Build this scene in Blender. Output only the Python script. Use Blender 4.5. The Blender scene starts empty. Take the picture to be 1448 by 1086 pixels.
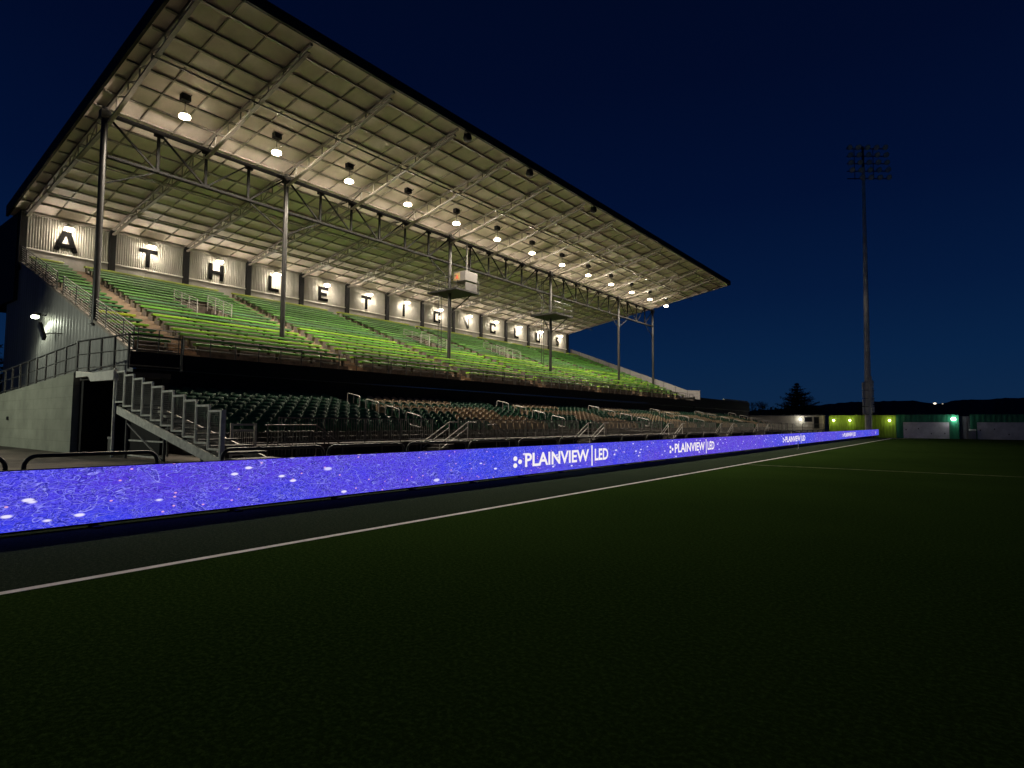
import bpy, bmesh, math, random
from mathutils import Vector, Matrix
random.seed(7)
S = bpy.context.scene
COL = S.collection
PI = math.pi

# ------------------------------------------------------------------ camera
cam_d = bpy.data.cameras.new("camera")
cam = bpy.data.objects.new("camera", cam_d)
COL.objects.link(cam)
FPX, PIT, YAW, ROL = 834.44, 0.0657, 0.6576, 0.0047
fw = Vector((-math.sin(YAW) * math.cos(PIT), math.cos(YAW) * math.cos(PIT), math.sin(PIT)))
rt = Vector((math.cos(YAW), math.sin(YAW), 0))
up = rt.cross(fw)
r2 = rt * math.cos(ROL) + up * math.sin(ROL)
u2 = -rt * math.sin(ROL) + up * math.cos(ROL)
cam.matrix_world = Matrix(((r2.x, u2.x, -fw.x, 0), (r2.y, u2.y, -fw.y, 0), (r2.z, u2.z, -fw.z, 1.6), (0, 0, 0, 1)))
cam_d.sensor_width = 36
cam_d.lens = FPX / 1448 * 36
cam_d.clip_start = 0.05
cam_d.clip_end = 6000
S.camera = cam

# ------------------------------------------------------------------ dusk sky
W = bpy.data.worlds.new("World")
S.world = W
W.use_nodes = True
wn, wl = W.node_tree.nodes, W.node_tree.links
wn.clear()
tc = wn.new("ShaderNodeTexCoord")
sx = wn.new("ShaderNodeSeparateXYZ")
wl.new(tc.outputs["Generated"], sx.inputs[0])
rp = wn.new("ShaderNodeValToRGB")
wl.new(sx.outputs["Z"], rp.inputs[0])
stops = [(0.0, (.0045, .0175, .043)), (.035, (.0034, .0168, .052)), (.10, (.0021, .0140, .050)), (.20, (.0012, .0086, .0385)),
         (.34, (.0006, .0046, .0262)), (.50, (.0004, .0029, .0178)), (.75, (.0003, .0020, .011)), (1, (.0003, .0018, .010))]
els = rp.color_ramp.elements
while len(els) < len(stops):
    els.new(.5)
for e, (p, c) in zip(els, stops):
    e.position = p
    e.color = (*c, 1)
bg = wn.new("ShaderNodeBackground")
bg.inputs[1].default_value = 1.15
wl.new(rp.outputs[0], bg.inputs[0])
wo = wn.new("ShaderNodeOutputWorld")
wl.new(bg.outputs[0], wo.inputs[0])

S.view_settings.view_transform = 'Standard'
S.view_settings.look = 'None'
S.view_settings.exposure = 0
S.view_settings.gamma = 1
S.view_settings.use_curve_mapping = False
S.cycles.use_denoising = True
S.cycles.max_bounces = 6
S.cycles.diffuse_bounces = 4
S.cycles.sample_clamp_indirect = 4

LAMP_ROOF, LAMP_UP, LAMP_WALL, LAMP_YARD, LAMP_SIDE = 4200, 840, 205, 3300, 300


# ------------------------------------------------------------------ materials
def mat(name, col, rough=.6, metal=0., var=.15, scale=3., bump=0., bscale=40., col2=None, spec=.4, coord="Object", stretch=(1, 1, 1)):
    m = bpy.data.materials.new(name)
    m.use_nodes = True
    n, l = m.node_tree.nodes, m.node_tree.links
    b = n["Principled BSDF"]
    b.inputs["Roughness"].default_value = rough
    b.inputs["Metallic"].default_value = metal
    b.inputs["Specular IOR Level"].default_value = spec
    t = n.new("ShaderNodeTexCoord")
    mp = n.new("ShaderNodeMapping")
    mp.inputs["Scale"].default_value = stretch
    l.new(t.outputs[coord], mp.inputs[0])
    nz = n.new("ShaderNodeTexNoise")
    nz.inputs["Scale"].default_value = scale
    nz.inputs["Detail"].default_value = 8
    nz.inputs["Roughness"].default_value = .65
    l.new(mp.outputs[0], nz.inputs["Vector"])
    mx = n.new("ShaderNodeMix")
    mx.data_type = 'RGBA'
    c2 = col2 or tuple(max(0, c * (1 - 2 * var)) for c in col)
    c1 = col if col2 else tuple(min(1, c * (1 + var)) for c in col)
    mx.inputs["A"].default_value = (*c1, 1)
    mx.inputs["B"].default_value = (*c2, 1)
    rr = n.new("ShaderNodeMapRange")
    rr.inputs["From Min"].default_value = .35
    rr.inputs["From Max"].default_value = .68
    l.new(nz.outputs["Fac"], rr.inputs["Value"])
    l.new(rr.outputs[0], mx.inputs["Factor"])
    l.new(mx.outputs["Result"], b.inputs["Base Color"])
    if bump:
        bn = n.new("ShaderNodeTexNoise")
        bn.inputs["Scale"].default_value = bscale
        bn.inputs["Detail"].default_value = 4
        l.new(t.outputs[coord], bn.inputs["Vector"])
        bp = n.new("ShaderNodeBump")
        bp.inputs["Strength"].default_value = bump
        bp.inputs["Distance"].default_value = .02
        l.new(bn.outputs["Fac"], bp.inputs["Height"])
        l.new(bp.outputs[0], b.inputs["Normal"])
    return m


def emis(name, col, strength):
    m = bpy.data.materials.new(name)
    m.use_nodes = True
    n, l = m.node_tree.nodes, m.node_tree.links
    n.clear()
    e = n.new("ShaderNodeEmission")
    e.inputs[0].default_value = (*col, 1)
    e.inputs[1].default_value = strength
    o = n.new("ShaderNodeOutputMaterial")
    l.new(e.outputs[0], o.inputs[0])
    return m


M = {}
M['steel_dark'] = mat('dark painted steel', (.013, .0125, .0125), .45, .2, .3, 2)
M['letter'] = mat('matt black letter paint', (.0025, .0025, .0025), .9, 0, .2, 2, spec=.03)
M['truss'] = mat('black truss steel', (.003, .003, .003), .8, 0, .3, 2, spec=.15)
M['black'] = mat('black cladding', (.008, .008, .009), .7, 0, .2, 2, spec=.2)
M['roof_deck'] = mat('cream roof lining', (.68, .59, .53), .75, 0, .10, .7, .15, 25, col2=(.50, .43, .375))
M['roof_steel'] = mat('cream roof steel', (.22, .195, .17), .6, 0, .15, 2)
M['purlin'] = mat('weathered purlin steel', (.28, .25, .21), .6, 0, .25, 2)
M['wall_corr'] = mat('pale corrugated sheet', (.30, .288, .255), .5, .1, .10, 1.4, stretch=(1, 1, .25))
M['wall_flat'] = mat('grey wall boarding', (.25, .24, .215), .65, 0, .15, 1.2, .1, 30)
M['flash'] = mat('white flashing', (.72, .70, .64), .5, 0, .08, 3)
M['terrace'] = mat('dark timber terrace', (.085, .068, .054), .8, 0, .3, 2.5, .2, 30)
M['aisle'] = mat('worn tan aisle boards', (.27, .20, .135), .8, 0, .3, 2.2, .2, 30, col2=(.16, .115, .08))
GB = [(.056, .180, .020), (.043, .145, .018), (.165, .345, .014), (.085, .265, .020), (.040, .130, .042), (.270, .340, .014)]
for i, c in enumerate(GB):
    M['bench%d' % i] = mat('painted bench green %d' % i, c, .45, 0, .22, 1.1, .15, 50, spec=.5, stretch=(1, .35, 1))
M['bench_bracket'] = mat('bench bracket steel', (.10, .085, .055), .6, .2, .25, 4)
M['seat_green'] = mat('dark green plastic', (.008, .056, .028), .55, 0, .2, 3, spec=.25)
M['seat_tan'] = mat('tan plastic', (.235, .175, .105), .55, 0, .2, 3, spec=.25)
M['concrete'] = mat('tier concrete', (.045, .040, .036), .85, 0, .25, 1.4, .25, 30)
M['galv'] = mat('galvanised steel', (.74, .73, .66), .5, 0, .15, 6)
M['rail_dark'] = mat('dark railing steel', (.05, .05, .048), .45, .3, .25, 5)
M['rail_grey'] = mat('grey railing steel', (.11, .107, .10), .55, .2, .25, 5)
M['rail_pale'] = mat('pale handrail steel', (.34, .33, .305), .45, .2, .12, 5)
M['side_wall'] = mat('grey side cladding', (.20, .20, .195), .55, .1, .15, .8, stretch=(1, 1, .2))
M['asphalt'] = mat('worn asphalt', (.075, .062, .050), .9, 0, .45, .6, .4, 60)
M['kerb'] = mat('dark kerb', (.07, .065, .06), .85, 0, .3, 2, .2, 30)
M['white_line'] = mat('worn white line paint', (.82, .80, .77), .8, 0, .12, 3.5, .2, 90)
M['faint_line'] = mat('faded line paint', (.17, .18, .10), .85, 0, .4, 3.0, .2, 90)
M['box_grey'] = mat('grey platform panel', (.036, .034, .033), .6, 0, .1, 2)
M['pale_box'] = mat('pale platform box', (.055, .052, .050), .5, 0, .1, 2)
M['white_box'] = mat('white painted metal', (.19, .18, .172), .5, 0, .1, 2)
M['yellow'] = mat('yellow sign plate', (.16, .12, .05), .5, 0, .1, 2)
M['red'] = mat('red sign paint', (.5, .06, .03), .5, 0, .1, 2)
M['lime_wall'] = mat('lime green fence boarding', (.22, .38, .028), .6, 0, .25, 1.5, stretch=(3, 1, .3))
M['shed_green'] = mat('dark green shed cladding', (.012, .16, .075), .55, .1, .2, 1, stretch=(3, 1, .3))
M['roller'] = mat('white roller door', (.55, .53, .54), .5, .1, .12, 1.2)
M['cont_grey'] = mat('grey container', (.22, .22, .24), .6, .1, .15, 1)
M['cream'] = mat('cream cabin wall', (.52, .47, .38), .7, 0, .12, 1)
M['glass'] = mat('dark window glass', (.012, .013, .015), .1, 0, .1, 1)
M['mast'] = mat('mast steel', (.60, .585, .57), .55, .05, .15, 1)
M['flood_glass'] = mat('floodlight glass', (.75, .70, .58), .3, 0, .2, 4)
M['needles'] = mat('dark conifer needles', (.018, .034, .016), .8, 0, .35, 2)
M['bark'] = mat('bark', (.05, .038, .028), .9, 0, .3, 6, .4, 30)
M['hill'] = mat('dark wooded hill', (.012, .017, .013), 1, 0, .3, .02)
M['mesh_panel'] = mat('grey mesh panel', (.15, .145, .15), .6, .2, .12, 4)
M['lamp_glow'] = emis('warm lamp', (1, .83, .58), 26)
M['lamp_cool'] = emis('cool lamp', (.95, 1, .97), 40)
M['lamp_amber'] = emis('amber lamp', (1, .92, .42), 22)
M['lamp_side'] = emis('yard lamp', (.93, 1, .72), 40)
M['led_white'] = emis('white screen letters', (1, .93, .93), .95)


def grass_mat(name, c1, c2, c3):
    m = bpy.data.materials.new(name)
    m.use_nodes = True
    n, l = m.node_tree.nodes, m.node_tree.links
    b = n["Principled BSDF"]
    b.inputs["Roughness"].default_value = .85
    b.inputs["Specular IOR Level"].default_value = 0
    t = n.new("ShaderNodeTexCoord")
    big = n.new("ShaderNodeTexNoise"); big.inputs["Scale"].default_value = .22; big.inputs["Detail"].default_value = 5
    fine = n.new("ShaderNodeTexNoise"); fine.inputs["Scale"].default_value = 26; fine.inputs["Detail"].default_value = 7; fine.inputs["Roughness"].default_value = .8
    for q in (big, fine):
        l.new(t.outputs["Object"], q.inputs["Vector"])
    mx = n.new("ShaderNodeMix"); mx.data_type = 'RGBA'
    mx.inputs["A"].default_value = (*c1, 1); mx.inputs["B"].default_value = (*c2, 1)
    r1 = n.new("ShaderNodeMapRange"); r1.inputs["From Min"].default_value = .35; r1.inputs["From Max"].default_value = .65
    l.new(big.outputs["Fac"], r1.inputs["Value"]); l.new(r1.outputs[0], mx.inputs["Factor"])
    m2 = n.new("ShaderNodeMix"); m2.data_type = 'RGBA'
    m2.inputs["B"].default_value = (*c3, 1)
    r3 = n.new("ShaderNodeMapRange"); r3.inputs["From Min"].default_value = .46; r3.inputs["From Max"].default_value = .66
    l.new(fine.outputs["Fac"], r3.inputs["Value"]); l.new(r3.outputs[0], m2.inputs["Factor"])
    l.new(mx.outputs["Result"], m2.inputs["A"])
    l.new(m2.outputs["Result"], b.inputs["Base Color"])
    bn = n.new("ShaderNodeTexNoise"); bn.inputs["Scale"].default_value = 55; bn.inputs["Detail"].default_value = 5; bn.inputs["Roughness"].default_value = .7
    l.new(t.outputs["Object"], bn.inputs["Vector"])
    bp = n.new("ShaderNodeBump"); bp.inputs["Strength"].default_value = .8; bp.inputs["Distance"].default_value = .022
    l.new(bn.outputs["Fac"], bp.inputs["Height"]); l.new(bp.outputs[0], b.inputs["Normal"])
    return m


M['pitch'] = grass_mat('artificial turf', (.0225, .0470, .0100), (.0155, .0350, .0080), (.056, .100, .024))
M['runoff'] = grass_mat('blue green turf', (.032, .047, .030), (.025, .039, .026), (.070, .090, .058))


def block_mat():
    m = mat('painted block wall', (.235, .245, .20), .75, 0, .12, .9, .2, 30)
    n, l = m.node_tree.nodes, m.node_tree.links
    b = n["Principled BSDF"]
    t = n.new("ShaderNodeTexCoord")
    mp = n.new("ShaderNodeMapping"); mp.inputs["Rotation"].default_value = (PI / 2, 0, 0)
    l.new(t.outputs["Object"], mp.inputs[0])
    br = n.new("ShaderNodeTexBrick")
    br.inputs["Scale"].default_value = 1
    br.inputs["Brick Width"].default_value = 1.2
    br.inputs["Row Height"].default_value = .42
    br.inputs["Mortar Size"].default_value = .012
    br.inputs["Color1"].default_value = (1, 1, 1, 1); br.inputs["Color2"].default_value = (.9, .9, .9, 1)
    br.inputs["Mortar"].default_value = (.78, .78, .76, 1)
    l.new(mp.outputs[0], br.inputs["Vector"])
    src = b.inputs["Base Color"].links[0].from_socket
    mul = n.new("ShaderNodeMix"); mul.data_type = 'RGBA'; mul.blend_type = 'MULTIPLY'; mul.inputs["Factor"].default_value = 1
    l.new(src, mul.inputs["A"]); l.new(br.outputs["Color"], mul.inputs["B"])
    l.new(mul.outputs["Result"], b.inputs["Base Color"])
    return m


M['block'] = block_mat()


def led_mat():
    m = bpy.data.materials.new('screen picture')
    m.use_nodes = True
    n, l = m.node_tree.nodes, m.node_tree.links
    n.clear()
    t = n.new("ShaderNodeTexCoord")

    def mapped(scale, loc=(0, 0, 0)):
        q = n.new("ShaderNodeMapping"); q.inputs["Scale"].default_value = scale; q.inputs["Location"].default_value = loc
        l.new(t.outputs["Object"], q.inputs[0]); return q.outputs[0]

    def noise(vec, sc, det=3, rough=.5, dist=0):
        q = n.new("ShaderNodeTexNoise"); q.inputs["Scale"].default_value = sc; q.inputs["Detail"].default_value = det
        q.inputs["Roughness"].default_value = rough; q.inputs["Distortion"].default_value = dist
        l.new(vec, q.inputs["Vector"]); return q

    def rng(sock, a, b_, c=0., d=1.):
        q = n.new("ShaderNodeMapRange"); q.inputs["From Min"].default_value = a; q.inputs["From Max"].default_value = b_
        q.inputs["To Min"].default_value = c; q.inputs["To Max"].default_value = d
        l.new(sock, q.inputs["Value"]); return q.outputs[0]

    def math_(op, a, b_):
        q = n.new("ShaderNodeMath"); q.operation = op
        for i, v in enumerate((a, b_)):
            if isinstance(v, (int, float)): q.inputs[i].default_value = v
            else: l.new(v, q.inputs[i])
        return q.outputs[0]

    def mix(f, a, b_):
        q = n.new("ShaderNodeMix"); q.data_type = 'RGBA'
        l.new(f, q.inputs["Factor"])
        for k, v in (("A", a), ("B", b_)):
            if isinstance(v, tuple): q.inputs[k].default_value = (*v, 1)
            else: l.new(v, q.inputs[k])
        return q.outputs["Result"]

    # blue to violet patches drifting along the board
    base = noise(mapped((1, .30, 1)), .55, 2)
    c = mix(rng(base.outputs["Fac"], .42, .60), (.020, .042, .72), (.082, .036, .62))
    spx = n.new("ShaderNodeSeparateXYZ"); l.new(t.outputs["Object"], spx.inputs[0])
    bump_ = math_('POWER', rng(math_('ABSOLUTE', math_('SUBTRACT', spx.outputs["Y"], 33), 0), 0, 13, 1, 0), .7)
    c = mix(math_('MULTIPLY', bump_, .75), c, (.135, .030, .60))
    fine = noise(mapped((1, 1, 1.4)), 9, 6, .7, 1.2)
    fn2 = noise(mapped((1, 1, 1.5)), 22, 5, .75, .8)
    c = mix(rng(fn2.outputs["Fac"], .47, .66), c, (.105, .095, .86))
    c = mix(rng(fn2.outputs["Fac"], .44, .30), c, (.012, .012, .30))
    c = mix(rng(fine.outputs["Fac"], .36, .66), mix(rng(fine.outputs["Fac"], .2, .4), (.010, .012, .30), c), c)
    # light squiggles: thin iso-lines of a warped noise
    for sc, dist, w, colr, k in ((1.8, 2.4, .012, (.40, .40, .95), .9), (2.9, 2.2, .014, (.32, .34, .95), .9), (4.2, 1.8, .017, (.24, .25, .92), .85), (6.5, 1.4, .022, (.22, .22, .90), .75), (10, 1.0, .03, (.20, .18, .88), .6), (13, .8, .035, (.24, .22, .92), .6)):
        q = noise(mapped((.7, .7, 1.7), (sc, 0, sc)), sc, .6, .5, dist)
        a = math_('ABSOLUTE', math_('SUBTRACT', q.outputs["Fac"], .5), 0)
        line = rng(a, 0, w, k, 0)
        gate = noise(mapped((1, 1, 1), (3 * sc, 1, 2)), 2.6, 2)
        a2 = math_('ABSOLUTE', math_('SUBTRACT', q.outputs["Fac"], .5 + w * 2.2), 0)
        c = mix(math_('MULTIPLY', rng(a2, 0, w * 1.4, .7, 0), rng(gate.outputs["Fac"], .40, .55)), c, (.008, .008, .20))
        c = mix(math_('MULTIPLY', line, rng(gate.outputs["Fac"], .40, .54)), c, colr)
    # pale flakes
    for sc, rad, thr, colr, st in ((1.7, .12, .88, (.60, .58, .92), (1, .58, 1.6)), (3.3, .17, .82, (.74, .70, .94), (1, .62, 1.7)), (5.5, .20, .74, (.70, .64, .92), (1, .8, 1.6)), (8.2, .22, .78, (.50, .46, .92), (1, .7, 1.6)), (9.0, .20, .95, (.74, .36, .62), (1, .8, 1.5))):
        v = n.new("ShaderNodeTexVoronoi"); v.inputs["Scale"].default_value = sc
        l.new(mapped(st, (sc, sc, 0)), v.inputs["Vector"])
        sep = n.new("ShaderNodeSeparateColor"); l.new(v.outputs["Color"], sep.inputs[0])
        dot = math_('MULTIPLY', rng(v.outputs["Distance"], rad, rad * .6), math_('GREATER_THAN', sep.outputs[0], thr))
        c = mix(dot, c, colr)
    e = n.new("ShaderNodeEmission"); e.inputs[1].default_value = 1.12
    l.new(c, e.inputs[0])
    o = n.new("ShaderNodeOutputMaterial"); l.new(e.outputs[0], o.inputs[0])
    return m


M['led'] = led_mat()


# ------------------------------------------------------------------ mesh helpers
class MB:
    def __init__(self):
        self.v, self.f, self.mi, self.cur = [], [], [], 0

    def face(self, pts):
        i = len(self.v)
        self.v += [tuple(p) for p in pts]
        self.f.append(tuple(range(i, i + len(pts)))); self.mi.append(self.cur)

    def raw(self, vs, fs):
        i = len(self.v)
        self.v += [tuple(p) for p in vs]
        for q in fs:
            self.f.append(tuple(a + i for a in q)); self.mi.append(self.cur)
        return self

    def box(self, x0, x1, y0, y1, z0, z1):
        vs = [(x, y, z) for x in (x0, x1) for y in (y0, y1) for z in (z0, z1)]
        return self.raw(vs, [(0, 1, 3, 2), (4, 6, 7, 5), (0, 4, 5, 1), (2, 3, 7, 6), (0, 2, 6, 4), (1, 5, 7, 3)])

    def bar(self, p, q, w, h=None, upv=(0, 0, 1)):
        h = h or w
        p, q = Vector(p), Vector(q)
        d = (q - p).normalized()
        u = Vector(upv)
        if abs(d.dot(u)) > .98: u = Vector((0, 1, 0))
        s = d.cross(u).normalized(); t = s.cross(d)
        vs = [c + s * a * w / 2 + t * b * h / 2 for c in (p, q) for a, b in ((-1, -1), (1, -1), (1, 1), (-1, 1))]
        return self.raw(vs, [(3, 2, 1, 0), (4, 5, 6, 7), (0, 1, 5, 4), (1, 2, 6, 5), (2, 3, 7, 6), (3, 0, 4, 7)])

    def tube(self, pts, r, n=8, r1=None):
        pts = [Vector(p) for p in pts]
        i0 = len(self.v)
        s = None
        for k, p in enumerate(pts):
            d = (pts[min(k + 1, len(pts) - 1)] - pts[max(k - 1, 0)]).normalized()
            if s is None:
                a = Vector((0, 0, 1)) if abs(d.z) < .9 else Vector((1, 0, 0))
                s = d.cross(a).normalized()
            s = (s - d * s.dot(d)).normalized()
            t = d.cross(s)
            rr = r if r1 is None else r + (r1 - r) * k / (len(pts) - 1)
            for j in range(n):
                a = 2 * PI * j / n
                self.v.append(tuple(p + s * math.cos(a) * rr + t * math.sin(a) * rr))
        for k in range(len(pts) - 1):
            for j in range(n):
                self.f.append((i0 + k * n + j, i0 + k * n + (j + 1) % n, i0 + (k + 1) * n + (j + 1) % n, i0 + (k + 1) * n + j)); self.mi.append(self.cur)
        self.f.append(tuple(i0 + j for j in reversed(range(n)))); self.mi.append(self.cur)
        self.f.append(tuple(i0 + (len(pts) - 1) * n + j for j in range(n))); self.mi.append(self.cur)
        return self

    def lathe(self, c, prof, n=16, axis='z'):
        i0 = len(self.v)
        for r, z in prof:
            for j in range(n):
                a = 2 * PI * j / n
                o = (r * math.cos(a), r * math.sin(a), z)
                if axis == 'x': o = (o[2], o[0], o[1])
                if axis == 'y': o = (o[0], o[2], o[1])
                self.v.append((c[0] + o[0], c[1] + o[1], c[2] + o[2]))
        for k in range(len(prof) - 1):
            for j in range(n):
                self.f.append((i0 + k * n + j, i0 + k * n + (j + 1) % n, i0 + (k + 1) * n + (j + 1) % n, i0 + (k + 1) * n + j)); self.mi.append(self.cur)
        self.f.append(tuple(i0 + j for j in reversed(range(n)))); self.mi.append(self.cur)
        self.f.append(tuple(i0 + (len(prof) - 1) * n + j for j in range(n))); self.mi.append(self.cur)
        return self

    def prism(self, poly, lo, hi, axis='y'):
        # poly: 2-D outline; extruded along axis from lo to hi
        def P(a, b, c):
            return {'y': (a, c, b), 'x': (c, a, b), 'z': (a, b, c)}[axis]
        n = len(poly)
        vs = [P(a, b, lo) for a, b in poly] + [P(a, b, hi) for a, b in poly]
        fs = [tuple(range(n)), tuple(range(2 * n - 1, n - 1, -1))] + [((i + 1) % n, i, n + i, n + (i + 1) % n) for i in range(n)]
        return self.raw(vs, fs)

    def mesh(self, name, mats, off=(0, 0, 0), smooth=False):
        me = bpy.data.meshes.new(name)
        ox, oy, oz = off
        me.from_pydata([(a - ox, b - oy, c - oz) for a, b, c in self.v], [], self.f)
        if not isinstance(mats, (list, tuple)): mats = [mats]
        for q in mats: me.materials.append(q)
        if len(mats) > 1: me.polygons.foreach_set("material_index", self.mi)
        bm = bmesh.new(); bm.from_mesh(me)
        bmesh.ops.recalc_face_normals(bm, faces=bm.faces)
        bm.to_mesh(me); bm.free()
        if smooth:
            me.polygons.foreach_set("use_smooth", [True] * len(me.polygons))
            try: me.set_sharp_from_angle(angle=math.radians(40))
            except Exception: pass
        me.update()
        return me

    def build(self, name, mats, parent=None, smooth=False):
        off = wloc(parent) if parent else (0, 0, 0)
        o = bpy.data.objects.new(name, self.mesh(name, mats, off, smooth))
        COL.objects.link(o)
        o.parent = parent
        return o


def wloc(o):
    p = Vector((0, 0, 0))
    while o:
        p += o.location
        o = o.parent
    return p


def tag(o, label, cat, group=None, kind=None):
    if label: o["label"] = label
    if cat: o["category"] = cat
    if group: o["group"] = group
    if kind: o["kind"] = kind
    return o


def thing(name, loc, label, cat, group=None):
    o = bpy.data.objects.new(name, None)
    COL.objects.link(o)
    o.empty_display_size = .2
    o.location = loc
    return tag(o, label, cat, group)


def structure(mb, name, m):
    o = mb.build(name, m)
    o["kind"] = "structure"
    return o


KIDS = {}


def copy_tree(o, parent=None, loc=None, rz=None):
    c = o.copy()
    COL.objects.link(c)
    if parent: c.parent = parent
    if loc is not None: c.location = loc
    if rz is not None: c.rotation_euler = (0, 0, rz)
    for ch in o.children:
        copy_tree(ch, c)
    return c


def lamp(name, parent, loc, power, col, r=.1, spot=None, blend=.6, aim=None):
    d = bpy.data.lights.new(name, 'SPOT' if spot else 'POINT')
    d.energy = power; d.color = col; d.shadow_soft_size = r
    if spot:
        d.spot_size = math.radians(spot); d.spot_blend = blend
    o = bpy.data.objects.new(name, d)
    COL.objects.link(o)
    o.parent = parent
    o.location = Vector(loc) - (wloc(parent) if parent else Vector((0, 0, 0)))
    if aim: o.rotation_euler = Vector(aim).to_track_quat('-Z', 'Y').to_euler()
    return o


ORD = ("first second third fourth fifth sixth seventh eighth ninth tenth eleventh twelfth thirteenth fourteenth fifteenth "
       "sixteenth seventeenth eighteenth nineteenth twentieth twenty-first twenty-second twenty-third twenty-fourth twenty-fifth "
       "twenty-sixth twenty-seventh twenty-eighth twenty-ninth thirtieth").split()

# ------------------------------------------------------------------ layout numbers (metres; +Y along the touchline, stand at -X)
YC, BAY, NB = 9.26, 4.547, 13
YE = YC + BAY * NB
XW = -43.3                      # rear wall
XC = -30.71                     # columns
XEAVE = -21.4
def ZR(x): return 13.9 + .172 * (x + 43.6)      # underside of the roof
X0, RUN, RISE, Z0, ROWS = -26.94, .785, .31, 4.65, 20
def tread(k): return X0 - RUN * k, Z0 + RISE * k
XF = -26.1                      # front of the upper tier
def tz(y): return 0.0 if y < 85 else -.0185 * min(y - 85, 19)

# ------------------------------------------------------------------ ground
def sheet(x0, x1, ys, z, nx=1):
    m = MB()
    xs = [x0 + (x1 - x0) * i / nx for i in range(nx + 1)]
    vs = [(x, y, z + tz(y)) for y in ys for x in xs]
    w = nx + 1
    m.raw(vs, [(j * w + i, j * w + i + 1, (j + 1) * w + i + 1, (j + 1) * w + i) for j in range(len(ys) - 1) for i in range(nx)])
    return m

structure(sheet(-3500, 3500, [-3500, -60, 85, 104, 3500], -.02), "ground", M['asphalt'])
structure(sheet(-7.15, 70, [-40, 0, 40, 85, 95, 103.2], 0.0), "pitch", M['pitch'])
structure(sheet(-11.4, -7.15, [-40, 0, 40, 85, 95, 103.2], 0.0), "runoff", M['runoff'])
structure(sheet(-7.205, -7.085, [-40, 0, 40, 81.5], .004), "touchline", M['white_line'])
structure(MB().box(-7.08, 62, 24.15, 24.27, -.01, .0035), "goal_line", M['faint_line'])
structure(MB().box(-7.08, -3.6, 81.2, 81.35, -.01, .004), "corner_line", M['white_line'])
yard = MB()
yard.box(-120, -11.45, -40, 103, -.5, .40)
structure(yard, "yard", M['asphalt'])
structure(MB().box(-11.45, -11.3, -40, 101, -.3, .415), "kerb", M['kerb'])

# hills on the horizon: a modelled ridge
prof = [(-34, .55), (-26, .6), (-20.6, .75), (-15.7, 1.2), (-13.4, 1.32), (-10.6, 1.6), (-8, 1.88), (-5.4, 1.92), (-3.5, 1.96), (-2.6, 1.75), (-2.1, 1.70),
        (-1.5, 1.68), (-.8, 1.93), (1.35, 1.93), (2.6, 2.05), (3.3, 2.0), (6, 2.2), (12, 1.9), (22, 1.6), (40, 1.2)]
hm = MB()
D = 1800
cols = []
for a in [x * .25 for x in range(-34 * 4, 40 * 4 + 1)]:
    for (a0, e0), (a1, e1) in zip(prof, prof[1:]):
        if a0 <= a <= a1:
            e = e0 + (e1 - e0) * (a - a0) / (a1 - a0); break
    e += random.uniform(-.035, .035)
    h = math.tan(math.radians(e)) * D
    s, c = math.sin(math.radians(a)), math.cos(math.radians(a))
    cols.append([(s * D * .72, c * D * .72, -1), (s * D * .86, c * D * .86, h * .52 + random.uniform(-3, 3)), (s * D, c * D, h + 1.6), (s * D * 1.25, c * D * 1.25, h * .6), (s * D * 1.5, c * D * 1.5, -1)])
for A, B in zip(cols, cols[1:]):
    for i in range(4):
        hm.face([A[i], B[i], B[i + 1], A[i + 1]])
structure(hm, "hills", M['hill'])

# ------------------------------------------------------------------ grandstand
gs = thing("grandstand", (XC, YC, .4), "large covered grandstand with cream lit roof underside on tall dark columns", "grandstand")

# roof
m = MB()
ya, yb = YC - .42, YE + .42
m.prism([(-44.5, ZR(-44.5)), (XEAVE, ZR(XEAVE)), (XEAVE, ZR(XEAVE) + .26), (-44.5, ZR(-44.5) + .26)], ya, yb)
roof = m.build("roof", M['roof_deck'], gs)
m = MB()
m.box(XEAVE, XEAVE + .16, ya - .12, yb + .12, ZR(XEAVE) - .06, ZR(XEAVE) + .42)
m.build("eave_fascia", M['black'], roof)
for yy in ((ya - .12, ya), (yb, yb + .12)):
    m = MB()
    m.prism([(-44.6, ZR(-44.6) - .08), (XEAVE, ZR(XEAVE) - .08), (XEAVE, ZR(XEAVE) + .55), (-44.6, ZR(-44.6) + .55)], yy[0], yy[1])
    m.build("verge_board", M['black'], roof)
npur = 17
pxs = [-22.4 - 1.228 * i for i in range(npur)]
for x in pxs:
    m = MB(); z = ZR(x)
    m.box(x - .035, x + .035, YC - .35, YE + .35, z - .095, z + .01)
    m.box(x + .036, x + .10, YC - .35, YE + .35, z - .095, z - .08)
    m.build("purlin", M['purlin'], roof)
for i in range(NB):
    for t in (1 / 3, 2 / 3):
        y = YC + BAY * (i + t)
        m = MB()
        m.bar((-43.1, y, ZR(-43.1) - .03), (XEAVE - .02, y, ZR(XEAVE - .02) - .03), .06, .07)
        m.build("roof_joint", M['purlin'], roof)


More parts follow.
